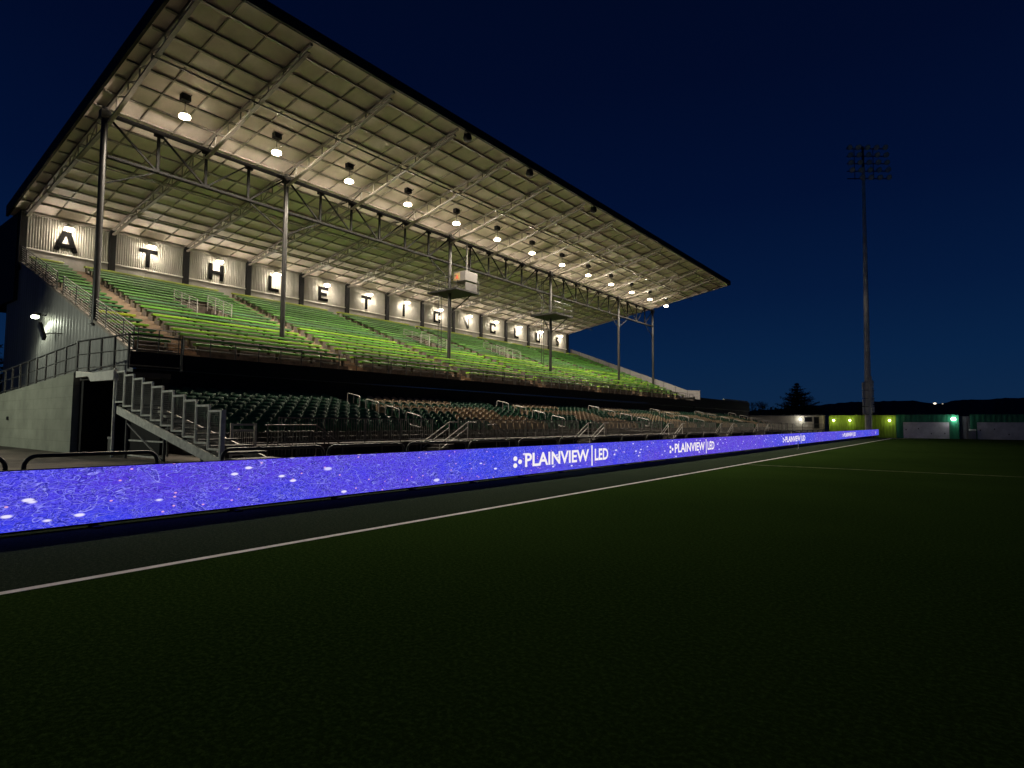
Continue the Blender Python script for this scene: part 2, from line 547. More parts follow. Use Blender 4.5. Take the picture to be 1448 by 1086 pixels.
def rafter():
    m = MB()
    def dep(x):
        return .26 + (.80 - .26) * (x + 43.2) / (43.2 + XC) if x < XC else .18 + (.80 - .18) * (x + 21.7) / (XC + 21.7)
    xs = [-43.2] + [x for x in reversed(pxs)] + [-21.7]
    m.bar((-43.25, 0, ZR(-43.25) - .1), (-21.5, 0, ZR(-21.5) - .1), .11, .13)
    pts = [(x, 0, ZR(x) - .16 - dep(x)) for x in (-43.2, XC, -21.7)]
    for a, b in zip(pts, pts[1:]):
        m.bar(a, b, .17, .09)
    for i, x in enumerate(xs[1:-1]):
        m.bar((x, 0, ZR(x) - .12), (x, 0, ZR(x) - .12 - dep(x)), .05)
    seq = [x for x in xs[1:-1]]
    for i, (a, b) in enumerate(zip(seq, seq[1:])):
        if b <= XC: p, q = (a, b) if i % 2 == 0 else (b, a)
        else: p, q = (a, b)
        m.bar((p, 0, ZR(p) - .14), (q, 0, ZR(q) - .14 - dep(q)), .04)
    return m

rmesh = rafter().mesh("rafter_truss", M['roof_steel'])
for k in range(NB):
    o = bpy.data.objects.new("rafter_truss", rmesh); COL.objects.link(o); o.parent = gs
    y = YC + BAY * k + (.14 if k == 0 else 0)
    o.location = Vector((0, y, 0)) - gs.location
m = MB()
m.bar((-43.25, YE + .1, ZR(-43.25) - .10), (-21.5, YE + .1, ZR(-21.5) - .10), .14, .2)
m.build("end_beam", M['roof_steel'], gs)
for x, dz in ((-25.6, .48), (-34.6, .72), (-39.2, .5)):
    m = MB(); m.bar((x, YC, ZR(x) - .16 - dz), (x, YE, ZR(x) - .16 - dz), .05, .07)
    m.build("roof_brace", M['steel_dark'] if x > -30 else M['purlin'], gs)

# columns and front truss
KC = (0, 2, 5, 8, 11, 13)
ZT, ZB = 15.62, 13.65
for k in KC:
    y = YC + BAY * k
    m = MB()
    m.tube([(XC, y, Z0 + RISE * 4 - .05), (XC, y, ZT + .25)], .135, 14)
    m.box(XC - .19, XC + .19, y - .19, y + .19, Z0 + RISE * 4, Z0 + RISE * 4 + .03)
    m.box(XC - .17, XC + .17, y - .2, y + .2, ZT - .28, ZT + .12)
    m.build("column", M['steel_dark'], gs, True)
for a, b in zip(KC, KC[1:]):
    n = (b - a) * 2
    y0, y1 = YC + BAY * a, YC + BAY * b
    m = MB()
    m.bar((XC, y0 + .14, ZT), (XC, y1 - .14, ZT), .15, .17)
    m.bar((XC - .09, y0 + .14, ZB), (XC - .09, y1 - .14, ZB), .07, .11)
    m.bar((XC + .09, y0 + .14, ZB), (XC + .09, y1 - .14, ZB), .07, .11)
    for i in range(1, n):
        y = y0 + (y1 - y0) * i / n
        m.bar((XC, y, ZT - .08), (XC, y, ZB), .10, .12)
        m.bar((XC, y - .22, ZT - .16), (XC, y + .22, ZT - .16), .10, .16)
    for i in range(n):
        ya_, yb_ = y0 + (y1 - y0) * i / n, y0 + (y1 - y0) * (i + 1) / n
        if i < n / 2: p, q = (XC, ya_ + .12, ZT - .1), (XC, yb_ - .06, ZB + .05)
        else: p, q = (XC, yb_ - .12, ZT - .1), (XC, ya_ + .06, ZB + .05)
        m.bar(p, q, .07, .08)
    for y, s in ((y0, 1), (y1, -1)):
        m.bar((XC, y + s * .13, ZB - 1.25), (XC, y + s * 2.2, ZB - .06), .06)
    m.build("front_truss", M['truss'], gs)
    for k in range(a, b + 1):       # little struts up to the rafters
        y = YC + BAY * k
        if k in (0, 13): continue
        for s in (-1, 1):
            m = MB(); m.bar((XC, y + s * .05, ZT + .08), (XC + s * 1.1, y, ZR(XC + s * 1.1) - .2), .045)
            if k < b or k == 13: m.build("roof_strut", M['truss'], gs)

# rear wall
ZSILL, ZCON = 11.70, Z0 + RISE * 19
for i in range(NB):
    y0, y1 = YC + BAY * i + .18, YC + BAY * (i + 1) - .18
    m = MB()
    n = 128
    pts = []
    for j in range(n + 1):
        y = y0 + (y1 - y0) * j / n
        pts.append((XW + (.022 if (j % 4) in (1, 2) else -.02), y))
    vs = [(x, y, z) for x, y in pts for z in (ZSILL, 13.86)]
    m.raw(vs, [(2 * j, 2 * j + 2, 2 * j + 3, 2 * j + 1) for j in range(n)])
    w = m.build("wall_panel", M['wall_corr'], gs)
    m = MB(); m.box(XW - .12, XW - .01, y0, y1, ZCON - .1, ZSILL - .02)
    for t in (.45,):
        m.box(XW - .01, XW + .012, y0 + (y1 - y0) * t - .025, y0 + (y1 - y0) * t + .025, ZCON, ZSILL - .03)
    m.build("lower_board", M['wall_flat'], w)
    m = MB(); m.box(XW - .1, XW + .07, y0, y1, ZSILL - .045, ZSILL + .035)
    m.build("flashing", M['flash'], w)
    m = MB(); m.box(XW - .05, XW + .10, y0, y1, 13.72, 13.88)
    m.build("head_beam", M['roof_steel'], w)
for k in range(NB + 1):
    y = YC + BAY * k
    m = MB()
    m.box(XW - .05, XW + .20, y - .17, y + .17, ZCON - .2, 13.83)
    m.build("wall_post", M['black'], gs)
m = MB()
m.box(-49.5, XW - .2, YC - .2, YE + .2, 8.6, 13.75)
m.build("rear_block", M['black'], gs)

# upper tier terrace (rows with stair well notches)
VOM = [(15.05, 17.0), (33.0, 35.0), (43.2, 45.2)]
YT0, YT1 = 9.30, 69.5
AISLES = [YC + BAY * (2 * i + .5) for i in range(7)]
m = MB()
for k in range(ROWS):
    x, z = tread(k)
    segs = [(YT0, YT1)]
    if 9 <= k <= 12:
        segs = []; y = YT0
        for a, b in VOM:
            segs.append((y, a)); y = b
        segs.append((y, YT1))
    for a, b in segs:
        m.box(x - RUN - (.0 if k < ROWS - 1 else .9), x, a, b, z - (.62 if k else .4), z)
m.box(X0, XF, YT0, YT1, 4.02, 4.32)
for a, b in VOM:
    m.box(tread(9)[0] - RUN * 4, tread(9)[0], a, b, tread(8)[1] - .3, tread(8)[1] - .01)
m.build("terrace", M['terrace'], gs)
for ya_ in AISLES:
    m = MB()
    for k in range(ROWS):
        x, z = tread(k)
        m.box(x - RUN + (.0 if k else 0), x + .012, ya_ - .5, ya_ + .5, z - RISE * .5 + .012, z + .012)
        m.box(x + .012, x + .33, ya_ - .5, ya_ + .5, z - RISE - .0, z - RISE * .5)
    m.build("aisle_steps", M['aisle'], gs)
m = MB()
m.box(XF, XF + .16, YT0 - .25, YT1, 3.70, 4.36)
m.box(XF, XF + .14, YT1, 92, 3.45, 4.80)
m.build("tier_fascia", M['black'], gs)
m = MB()
m.box(XF - .35, XF - .05, YT0, 92, .4, 3.69)
for i in range(14):
    y = YT0 + 2 + i * 6
    m.box(XF - .05, XF - .02, y, y + .04, .4, 3.6)
m.build("undercroft_wall", M['black'], gs)
m = MB()
m.bar((XF + .18, YT0, 3.69), (XF + .18, 92, 3.5), .03, .035)
m.build("fascia_trim", M['rail_dark'], gs)
m = MB()
m.box(-32, XF - .01, YT1 + .1, 92, 3.4, 4.78)
m.build("end_terrace", M['concrete'], gs)
m = MB()
m.box(XF - .25, XF - .05, 81, 92, 4.781, 5.02)
m.box(-32, XF - .25, 91.8, 92, 4.781, 5.02)
m.build("end_parapet", M['wall_flat'], gs)

# near side wall with corrugation
def top_line(x):
    if x > -27.4: return 4.30 + (4.80 - 4.30) * (XF - x) / (XF + 27.4)
    return 4.80 + .3756 * (-27.4 - x)
m = MB()
n = 180
xs = [-45.7 + (45.7 + XF) * j / n for j in range(n + 1)]
vs = []
for j, x in enumerate(xs):
    y = YC - .02 + (.028 if j % 4 in (1, 2) else 0.)
    vs += [(x, y, .38), (x, y, min(top_line(x), 11.2))]
m.raw(vs, [(2 * j, 2 * j + 2, 2 * j + 3, 2 * j + 1) for j in range(n)])
sw = m.build("side_wall", M['side_wall'], gs)
m = MB()
m.bar((-44.2, YC, 11.13), (-27.4, YC, 4.82), .16, .12)
m.bar((-27.4, YC, 4.82), (XF, YC, 4.32), .16, .12)
m.build("wall_coping", M['roof_steel'], sw)
m = MB(); m.box(-44.35, -44.2, YC - .06, YC + .06, 11.1, 13.7); m.build("corner_post", M['roof_steel'], gs)

# ------------------------------------------------------------------ lamps under the roof
def roof_lamp_proto():
    x = -27.95
    t = thing("roof_lamp", (x, 0, 15.5), None, "lamp", "lamps hanging under the roof edge")
    zr = ZR(x)
    m = MB(); m.box(x - .14, x + .14, -.2, .2, zr - .30, zr - .02); m.bar((x + .14, .1, zr - .24), (x + .4, .1, zr - .12), .03)
    m.build("driver_box", M['black'], t)
    m = MB(); m.tube([(x, 0, 15.72), (x, 0, zr - .25)], .018, 6); m.build("hanging_rod", M['steel_dark'], t)
    m = MB(); m.lathe((x, 0, 15.5), [(.05, .29), (.10, .28), (.13, .20), (.20, .15), (.21, .112), (.1, .105)], 20)
    m.build("lamp_shade", M['galv'], t, True)
    m = MB(); m.lathe((x, 0, 15.5), [(.02, -.04), (.16, -.035), (.235, -.012), (.25, .04), (.23, .09), (.17, .11)], 20)
    m.build("lamp_lens", M['lamp_glow'], t, True)
    return t

RAIL = "first second third fourth fifth sixth seventh eighth ninth tenth eleventh twelfth thirteenth".split()
LETW = ["A", "T", "H", "L", "E", "T", "I", "C", "V", "C", "L", "U", "S"]
proto = roof_lamp_proto()
lr = lamp("lamp_light", proto, (-27.95, 0, 15.30), LAMP_ROOF, (1, .86, .67), .50, 156, .45, (-.10, 0, -1))
lr2 = lamp("lamp_uplight", proto, (-27.95, 0, 15.43), LAMP_UP, (1, .86, .67), .035, 179, .1, (0, 0, 1))
for k in range(NB):
    o = proto if k == 0 else copy_tree(proto)
    o.location = (-27.95, YC + BAY * (k + .5), 15.5)
    where = "nearest of the row" if k == 0 else ("farthest of the row, beyond the last column" if k == NB - 1 else RAIL[k] + " from the near end")
    o["label"] = "bright warm lamp hanging from the front roof, " + where


def wall_lamp_proto():
    x = -42.72
    t = thing("wall_lamp", (x, 0, 13.2), None, "lamp", "lamps over the letters on the rear wall")
    m = MB(); m.tube([(XW + .02, 0, 13.55), (x - .15, 0, 13.52), (x, 0, 13.40)], .025, 8); m.build("bracket", M['steel_dark'], t)
    m = MB(); m.lathe((x, 0, 13.2), [(.05, .22), (.11, .2), (.2, .12), (.25, .05), (.22, .04)], 18); m.build("lamp_shade", M['galv'], t, True)
    m = MB(); m.lathe((x, 0, 13.2), [(.02, -.15), (.16, -.12), (.26, -.02), (.255, .025), (.2, .03)], 18); m.build("lamp_lens", M['lamp_glow'], t, True)
    return t

wp = wall_lamp_proto()
lamp("lamp_light", wp, (-42.68, 0, 12.93), LAMP_WALL, (1, .87, .70), .14)
for k in range(NB):
    o = wp if k == 0 else copy_tree(wp)
    o.location = (-42.72, YC + BAY * (k + .46), 13.2)
    let = LETW[k]
    extra = "" if LETW.count(let) == 1 else (" nearer" if LETW.index(let) == k else " farther")
    o["label"] = "bright warm wall lamp above the%s black letter %s" % (extra, let)

# ------------------------------------------------------------------ letters on the rear wall
def strokes(ls, w):
    """2-D thick strokes -> list of quads"""
    out = []
    for pl in ls:
        P = [Vector(p) for p in pl]
        L, R_ = [], []
        for i, p in enumerate(P):
            d0 = (P[i] - P[i - 1]).normalized() if i else (P[1] - P[0]).normalized()
            d1 = (P[i + 1] - P[i]).normalized() if i < len(P) - 1 else d0
            nrm = Vector((-d0.y, d0.x)) + Vector((-d1.y, d1.x))
            nrm.normalize()
            k = 1 / max(.5, nrm.dot(Vector((-d0.y, d0.x))))
            L.append(p + nrm * w / 2 * k); R_.append(p - nrm * w / 2 * k)
        for i in range(len(P) - 1):
            out.append([L[i], L[i + 1], R_[i + 1], R_[i]])
    return out

arcS = [(.36 + .26 * math.cos(a), .84 + .23 * math.sin(a)) for a in [math.radians(d) for d in range(20, 271, 25)]]
arcS2 = [(.36 + .27 * math.cos(a), .36 + .25 * math.sin(a)) for a in [math.radians(d) for d in range(90, -171, -26)]]
GLYPH = {
    'A': (1.22, [[(.13, 0), (.52, 1.2)], [(1.09, 0), (.70, 1.2)], [(.3, .34), (.92, .34)], [(.45, 1.09), (.77, 1.09)]], .26),
    'T': (1.1, [[(0, 1.08), (1.1, 1.08)], [(.55, 0), (.55, .96)]], .25),
    'H': (1.05, [[(.13, 0), (.13, 1.2)], [(.92, 0), (.92, 1.2)], [(.25, .58), (.8, .58)]], .25),
    'L': (.86, [[(.12, 1.2), (.12, .12), (.86, .12)]], .24),
    'E': (.92, [[(.92, 1.08), (.12, 1.08), (.12, .12), (.92, .12)], [(.24, .6), (.8, .6)]], .24),
    'I': (.28, [[(.14, 0), (.14, 1.2)]], .26),
    'C': (.92, [[(.85, .82), (.85, 1.08), (.12, 1.08), (.12, .12), (.85, .12), (.85, .40)]], .23),
    'V': (.98, [[(.12, 1.2), (.74, .02)], [(.86, 1.2), (.84, .05)]], .2),
    'U': (.95, [[(.12, 1.2), (.12, .12), (.83, .12), (.83, 1.2)]], .23),
    'S': (.75, [arcS + arcS2], .2),
}
for k, ch in enumerate(LETW):
    wd, ls, sw_ = GLYPH[ch]
    yc = YC + BAY * (k + .46)
    base = (XW + .06, yc, 11.9)
    m = MB()
    q2 = strokes(ls, sw_)
    if ch == 'V': q2 = strokes(ls[:1], .27) + strokes(ls[1:], .10)
    for j, qd in enumerate(q2):
        d = .045 + .0016 * j
        m.prism([(yc - wd / 2 + p.x, 11.9 + p.y) for p in qd], XW + .062, XW + .062 + d, 'x')
    o = m.build("wall_letter", M['letter'] if ch != 'V' else M['steel_dark'])
    o.data.transform(Matrix.Translation((-base[0], -base[1], -base[2]))); o.location = base
    extra = "" if LETW.count(ch) == 1 else ("nearer " if LETW.index(ch) == k else "farther ")
    tag(o, "%sblack capital letter %s on the pale corrugated rear wall" % (extra, ch) if ch != 'V' else "slanting dark letter V on the rear wall between two letters C", "letter", "letters on the rear wall")

# ------------------------------------------------------------------ green benches of the upper tier
BCACHE = {}
SUPPORT = MB().prism([(-.45, 0), (-.22, 0), (-.2, .318), (-.45, .342)], -.035, .035).mesh('support', M['bench_bracket'])
def bench(y0, y1, k, mi):
    L = round(y1 - y0, 2)
    x, z = tread(k)
    if (L, mi) not in BCACHE:
        t = thing("bench", (0, 0, 0), None, "bench", "green benches of the upper tier")
        m = MB()
        n = max(1, int(L / 3.1))
        for i in range(n):
            a, b = L * i / n, L * (i + 1) / n - (.012 if i < n - 1 else 0)
            m.prism([(-.47, .345), (-.47, .43), (-.165, .43), (-.15, .418), (-.15, .330), (-.165, .322), (-.19, .345)], a, b)
        m.build("seat_board", M['bench%d' % mi], t)
        nb = max(2, int(L / 1.9) + 1)
        pm = SUPPORT
        for i in range(nb):
            y = .12 + (L - .24) * i / (nb - 1)
            o = bpy.data.objects.new("support", pm); COL.objects.link(o); o.parent = t; o.location = (0, y, 0)
        BCACHE[(L, mi)] = t
        o = t
    else:
        o = copy_tree(BCACHE[(L, mi)])
    o.location = (x, y0, z)
    return o

edges = [YT0 + .12]
for a in AISLES: edges += [a - .52, a + .52]
edges += [YT1 - .25]
BLN = ["narrow end block", "first block from the near end", "second block", "third block", "fourth block", "fifth block", "sixth block", "block at the far end"]
pick = [[3, 1, 3, 2, 1, 3, 2, 4, 3, 1, 4, 1, 0, 1, 0, 1, 0, 1, 1, 5]]
for bi in range(8):
    y0, y1 = edges[2 * bi], edges[2 * bi + 1]
    for k in range(ROWS):
        mi = pick[0][k]
        if bi >= 2 and k < 9: mi = [3, 2, 3, 2, 0, 2, 3, 2, 3][(k + bi) % 9]
        if bi == 0: mi = [1, 3, 4, 2, 4, 5, 4, 4, 1, 4, 1, 4, 1, 0, 1, 0, 1, 1, 1, 5][k]
        segs = [(y0, y1, "")]
        if 9 <= k <= 12:
            for a, b in VOM:
                if y0 < a < y1:
                    segs = [(y0, a - .08, ", nearer the camera than the stair opening"), (b + .08, y1, ", beyond the stair opening")]
        for a, b, ex in segs:
            if b - a < .5: continue
            o = bench(a, b, k, mi)
            sh = {0: "leaf green", 1: "mid green", 2: "lime green", 3: "bright green", 4: "dark teal green", 5: "yellow green"}[mi]
            ln = "short " if bi == 0 else ""
            row = "front row" if k == 0 else ("top row under the wall" if k == ROWS - 1 else "%s row up" % ORD[k])
            o["label"] = "%s%s bench, %s of the %s" % (ln, sh, row, BLN[bi]) if not ex else "%s bench, %s, %s%s" % (sh, row, BLN[bi].split(" from")[0], ex)

# ------------------------------------------------------------------ railings
def railing(name, label, pts, h, nrail, mats, post=1.5, r=.022, first=.12, group=None, pick_=False, cat="railing"):
    t = thing(name, pts[0], label, cat, group)
    P = [Vector(p) for p in pts]
    m = MB(); posts = []
    for a, b in zip(P, P[1:]):
        for i in range(nrail):
            dz = first + (h - first) * i / (nrail - 1) if nrail > 1 else h
            rr = r * (1.25 if i == nrail - 1 else .8)
            m.tube([a + Vector((0, 0, dz)), b + Vector((0, 0, dz))], rr, 6)
        L = (b - a).length
        n = max(1, round(L / post))
        for i in range(n + 1):
            c = a + (b - a) * i / n
            if not any((c - q).length < .05 for q in posts): posts.append(c)
    m.build("rail", mats[0], t)
    pm = MB().tube([(0, 0, 0), (0, 0, h + .01)], r * 1.5, 6).mesh("post", mats[1])
    for c in posts:
        o = bpy.data.objects.new("post", pm); COL.objects.link(o); o.parent = t; o.location = c - t.location
    if pick_:
        mk = MB()
        for a, b in zip(P, P[1:]):
            n = int((b - a).length / .115)
            for i in range(1, n):
                c = a + (b - a) * i / n
                mk.bar(c + Vector((0, 0, first)), c + Vector((0, 0, h)), .014)
        mk.build("pickets", mats[1], t)
    return t

railing("slope_railing", "stepped side railing of eight bars from the wall down to the gap", [(-44.1, YC, 11.1), (-36.3, YC, 8.18)], .95, 8, (M['rail_pale'], M['steel_dark']), 2.1, .018, .12)
railing("slope_railing", "long sloping side railing of eight bars below the gap, ending at the front corner", [(-35.3, YC, 7.80), (-27.3, YC, 4.85), (XF - .1, YC, 4.42)], .95, 8, (M['rail_pale'], M['steel_dark']), 2.1, .018, .12)
railing("front_railing", "short barred railing across the near front corner of the upper tier", [(XF + .05, YC + .1, 4.36), (XF + .05, 10.9, 4.36)], .95, 6, (M['rail_grey'], M['steel_dark']), .8, .016, .12)
segs = [(11.1, 22.2), (22.4, 34.0), (34.2, 45.8), (46.0, 57.6), (57.8, 69.3)]
for i, (a, b) in enumerate(segs):
    railing("front_railing", "thin dark two-bar railing along the upper tier front, %s length from the near end" % ORD[i], [(XF + .05, a, 4.36), (XF + .05, b, 4.36)], .78, 2, (M['rail_dark'], M['rail_dark']), 1.15, .02, .30, "front railings of the upper tier")
for vi, (a, b) in enumerate(VOM):
    for s, y in (("nearer", a), ("farther", b)):
        x9, z9 = tread(9); x12, z12 = tread(12)
        railing("stair_railing", "pale sloping rail on the %s side of the %s stair opening among the benches" % (s, ORD[vi]), [(x12 - .5, y, z12), (x9 + .15, y, z9)], .98, 6, (M['rail_pale'], M['rail_pale']), 1.2, .017, .30, "rails of the stair openings")

# far end fence of grey panels
t = thing("end_fence", (-43.8, 69.6, 10.9), "grey panel fence sloping down the far end of the upper tier", "fence")
m = MB(); mp = MB()
n = 12
for i in range(n):
    xa, xb = -43.6 + 18.3 * i / n, -43.6 + 18.3 * (i + 1) / n
    f = lambda x: max(4.4, top_line(min(x, -26.2)) - .1)
    m.prism([(xa + .03, f(xa) + .1), (xb - .03, f(xb) + .1), (xb - .03, f(xb) + 1.15), (xa + .03, f(xa) + 1.15)], 69.6, 69.62)
    mp.bar((xb, 69.6, f(xb)), (xb, 69.6, f(xb) + 1.2), .05)
m.build("panel", M['mesh_panel'], t); mp.build("posts", M['rail_dark'], t)

# ------------------------------------------------------------------ speakers on the eave
for i, y in enumerate((23.7, 29.6, 37.7)):
    x = XEAVE - .12
    t = thing("speaker", (x, y, 17.5), "black round loudspeaker under the front roof edge, %s" % ("nearest to the camera", "between the two others", "farthest of the three")[i], "loudspeaker", "loudspeakers on the roof edge")
    m = MB(); m.lathe((x, y, 17.42), [(.08, .26), (.2, .2), (.24, 0), (.22, -.12), (.16, -.16)], 16); m.build("cone", M['black'], t, True)
    m = MB(); m.tube([(x, y - .27, 17.42), (x, y - .27, 17.76), (x, y + .27, 17.76), (x, y + .27, 17.42)], .02, 6)
    m.build("bracket", M['black'], t)

# ------------------------------------------------------------------ camera platforms
y5 = YC + 5 * BAY
t = thing("camera_platform", (XC, y5, 11.4), "camera platform with white box and warning sign on the third column", "platform")
m = MB(); m.box(-32.2, -29.2, y5 - .9, y5 + 1.7, 11.34, 11.46); m.build("floor", M['black'], t)
m = MB()
m.box(-30.55, -29.35, y5 + .25, y5 + 1.62, 12.25, 12.98)
m.build("white_box", M['pale_box'], t)
m = MB(); m.box(-29.42, -29.36, y5 + .3, y5 + 1.6, 11.47, 12.12); m.build("grey_panel", M['box_grey'], t)
m = MB(); m.box(-30.45, -29.9, y5 + .215, y5 + .245, 12.33, 12.88); sgn = m.build("sign_plate", M['yellow'], t)
m = MB(); m.prism([(-30.32, 12.45), (-30.03, 12.45), (-30.175, 12.75)], y5 + .20, y5 + .213); m.build("sign_mark", M['red'], sgn)
m = MB()
for z in (11.9, 12.35):
    m.tube([(-29.25, y5 - .85, z), (-32.15, y5 - .85, z), (-32.15, y5 + 1.65, z)], .02, 6)
for x, y in ((-32.15, y5 - .85), (-29.25, y5 - .85), (-30.3, y5 - .85), (-32.15, y5 + 1.65), (-29.25, y5 + 1.65)):
    m.tube([(x, y, 11.46), (x, y, 12.4)], .022, 6)
m.build("guard_rail", M['steel_dark'], t)
m = MB(); m.bar((XC + .1, y5 + .1, 9.9), (-29.5, y5 + 1.2, 11.34), .07); m.build("knee_brace", M['steel_dark'], t)
m = MB(); m.tube([(-29.9, y5 + 1.0, 12.98), (-29.9, y5 + 1.0, 15.3)], .055, 8); m.build("white_pole", M['pale_box'], t)
m = MB()
for s in (-.17, .17): m.tube([(XC - .55, y5 - .45 + s, 6.9), (XC - .55, y5 - .45 + s, 12.4)], .025, 6)
for i in range(17): m.tube([(XC - .55, y5 - .62, 7.1 + .3 * i), (XC - .55, y5 - .28, 7.1 + .3 * i)], .015, 5)
m.build("ladder", M['steel_dark'], t)
y8 = YC + 8 * BAY
t = thing("camera_platform", (XC, y8, 11.4), "empty camera platform with thin rails on the fourth column", "platform")
m = MB(); m.box(-31.6, -28.8, y8 - 2.0, y8 + .9, 11.36, 11.52); m.build("floor", M['black'], t)
m = MB()
for z in (12.0, 12.5):
    m.tube([(-31.5, y8 - 1.95, z), (-28.9, y8 - 1.95, z), (-28.9, y8 + .85, z), (-31.5, y8 + .85, z)], .02, 6)
for x, y in ((-31.5, y8 - 1.95), (-28.9, y8 - 1.95), (-28.9, y8 - .5), (-31.5, y8 + .85), (-28.9, y8 + .85)): m.tube([(x, y, 11.5), (x, y, 12.55)], .024, 6)
m.build("guard_rail", M['steel_dark'], t)
m = MB(); m.bar((XC + .05, y8 - .15, 9.9), (XC + .3, y8 - 1.7, 11.36), .07); m.bar((XC + .1, y8 + .1, 10.1), (-29.2, y8 + .6, 11.36), .07); m.build("knee_brace", M['steel_dark'], t)
m = MB()
for s in (-.17, .17): m.tube([(XC - .55, y8 - .5 + s, 7.2), (XC - .55, y8 - .5 + s, 15.0)], .028, 6)
m.build("ladder", M['steel_dark'], t)

# ------------------------------------------------------------------ lower tier
LR, LX0, LRUN, LRISE, LZ0 = 9, -19.45, .74, .168, .86
YL0, YL1 = 9.7, 82.0
def lt(r): return LX0 - LRUN * r, LZ0 + LRISE * r
LA = [18.8 + 12.15 * i for i in range(6)]
t = thing("lower_terrace", (-18.5, YL0, .4), "low concrete terrace carrying rows of plastic seats below the dark fascia", "terrace")
m = MB()
m.box(LX0 - .1, -18.35, YL0, YL1, .66, .82)
for r in range(LR):
    x, z = lt(r)
    m.box(x - LRUN - (.2 if r == LR - 1 else 0), x, YL0, YL1, .45, z)
m.build("tier_steps", M['concrete'], t)
m = MB(); m.box(-18.45, -18.38, YL0, YL1, .40, .655); m.build("front_skirt", M['black'], t)
n = 40
for i in range(n):
    y = YL0 + .1 + (YL1 - YL0 - .2) * i / (n - 1)
    m = MB(); m.box(-18.34, -18.28, y - .03, y + .03, .40, .82)
    m.build("skirt_post", M['rail_dark'], t)

# seats
def seat_shell(m, dx=0, dy=0, dz=0):
    nu, nv = 6, 5
    def P(u, v, off):
        w = .225 - .03 * v * v * v
        y = (u - .5) * 2 * w
        z = .40 + .44 * v - (abs(u - .5) * 2) ** 3 * .07 * v
        x = -.44 - .10 * v - .055 * (1 - ((u - .5) * 2) ** 2) + off
        return (x + dx, y + dy, z + dz)
    vs = [P(i / nu, j / nv, 0) for j in range(nv + 1) for i in range(nu + 1)] + [P(i / nu, j / nv, -.035) for j in range(nv + 1) for i in range(nu + 1)]
    w = nu + 1; o = (nu + 1) * (nv + 1)
    fs = []
    for j in range(nv):
        for i in range(nu):
            a = j * w + i
            fs += [(a, a + 1, a + w + 1, a + w), (o + a + w, o + a + w + 1, o + a + 1, o + a)]
    ring = [i for i in range(w)] + [j * w + nu for j in range(1, nv + 1)] + [nv * w + i for i in range(nu - 1, -1, -1)] + [j * w for j in range(nv - 1, 0, -1)]
    for a, b in zip(ring, ring[1:] + ring[:1]): fs.append((b, a, o + a, o + b))
    m.raw(vs, fs)

def seat_pan(m, dx=0, dy=0, dz=0):
    # folded-up seat pan, slightly dished
    pr = [(-.40, .40), (-.345, .385), (-.315, .44), (-.335, .66), (-.375, .735), (-.405, .72)]
    vs = []
    for yy, s in ((-.205, .9), (-.15, 1), (.15, 1), (.205, .9)):
        for x, z in pr: vs.append((x + dx + (0 if s == 1 else -.012), yy + dy, .40 + (z - .40) * s + dz))
    n = len(pr); fs = []
    for q in range(3):
        for i in range(n):
            fs.append((q * n + i, q * n + (i + 1) % n, (q + 1) * n + (i + 1) % n, (q + 1) * n + i))
    fs += [tuple(range(n - 1, -1, -1)), tuple(range(3 * n, 4 * n))]
    m.raw(vs, fs)

def seat_leg(m, dx=0, dy=0, dz=0):
    for y in (-.215, .215):
        m.box(-.46 + dx, -.40 + dx, y - .018 + dy, y + .018 + dy, dz, .52 + dz)
    m.box(-.445 + dx, -.415 + dx, -.22 + dy, .22 + dy, .33 + dz, .36 + dz)

def seat_proto(mt):
    t = thing("stadium_seat", (0, 0, 0), None, "seat", "plastic seats of the lower tier")
    a, b, c = MB(), MB(), MB()
    seat_shell(a); seat_pan(b); seat_leg(c)
    a.build("backrest", mt, t, True); b.build("seat_pan", mt, t, True); c.build("bracket", M['rail_dark'], t)
    return t

ROWN = ["front row", "second row", "third row", "fourth row", "fifth row", "sixth row", "seventh row", "eighth row", "back row"]
BLK = []
yy = YL0 + .15
for i, a in enumerate(LA):
    BLK.append((yy, a - .55)); yy = a + .55
BLK.append((yy, YL1 - .3))
def is_tan(bi, u, r):
    if bi == 0: return False
    ph = (u * 2.0 + bi * .37) % 1
    if r >= 7: return .10 < u < .62
    if r == 6: return False
    if r >= 4: return .02 < u < .80 and not (r == 4 and u < .25)
    if r == 3: return .40 < u < .74
    return (.34 if r == 2 else .42) < u < .92
seats = []
for bi, (a, b) in enumerate(BLK):
    n = int((b - a) / .56)
    for r in range(LR):
        x, z = lt(r)
        for i in range(n):
            y = a + (b - a) * (i + .5) / n
            seats.append((math.dist((x - .4, y, z + .6), (0, 0, 1.6)), bi, r, i, n, x, y, z, is_tan(bi, (i + .5) / n, r)))
seats.sort()
pg, pt = seat_proto(M['seat_green']), seat_proto(M['seat_tan'])
used = {False: 0, True: 0}
far = MB()
for j, (d, bi, r, i, n, x, y, z, tan) in enumerate(seats):
    if j < 300:
        p = pt if tan else pg
        o = p if not used[tan] else copy_tree(p)
        used[tan] += 1
        o.location = (x + random.uniform(-.01, .01), y, z)
        o.rotation_euler = (0, 0, random.uniform(-.03, .03))
        side = "first" if i == 0 else ORD[i]
        o["label"] = "%s seat, %s, %s seat in from the %s" % ("tan" if tan else "dark green", ROWN[r], side, "near end of the nearest block" if bi == 0 else ("first aisle in the second block" if bi == 1 else "second aisle in the third block"))
    else:
        far.cur = 1 if tan else 0
        jx, jy = random.uniform(-.012, .012), random.uniform(-.012, .012)
        seat_shell(far, x + jx, y + jy, z); seat_pan(far, x + jx, y + jy, z)
o = far.build("stadium_seats", [M['seat_green'], M['seat_tan']], None, True)
tag(o, "far blocks of dark green and tan plastic seats in the lower tier", "seats", None, "stuff")

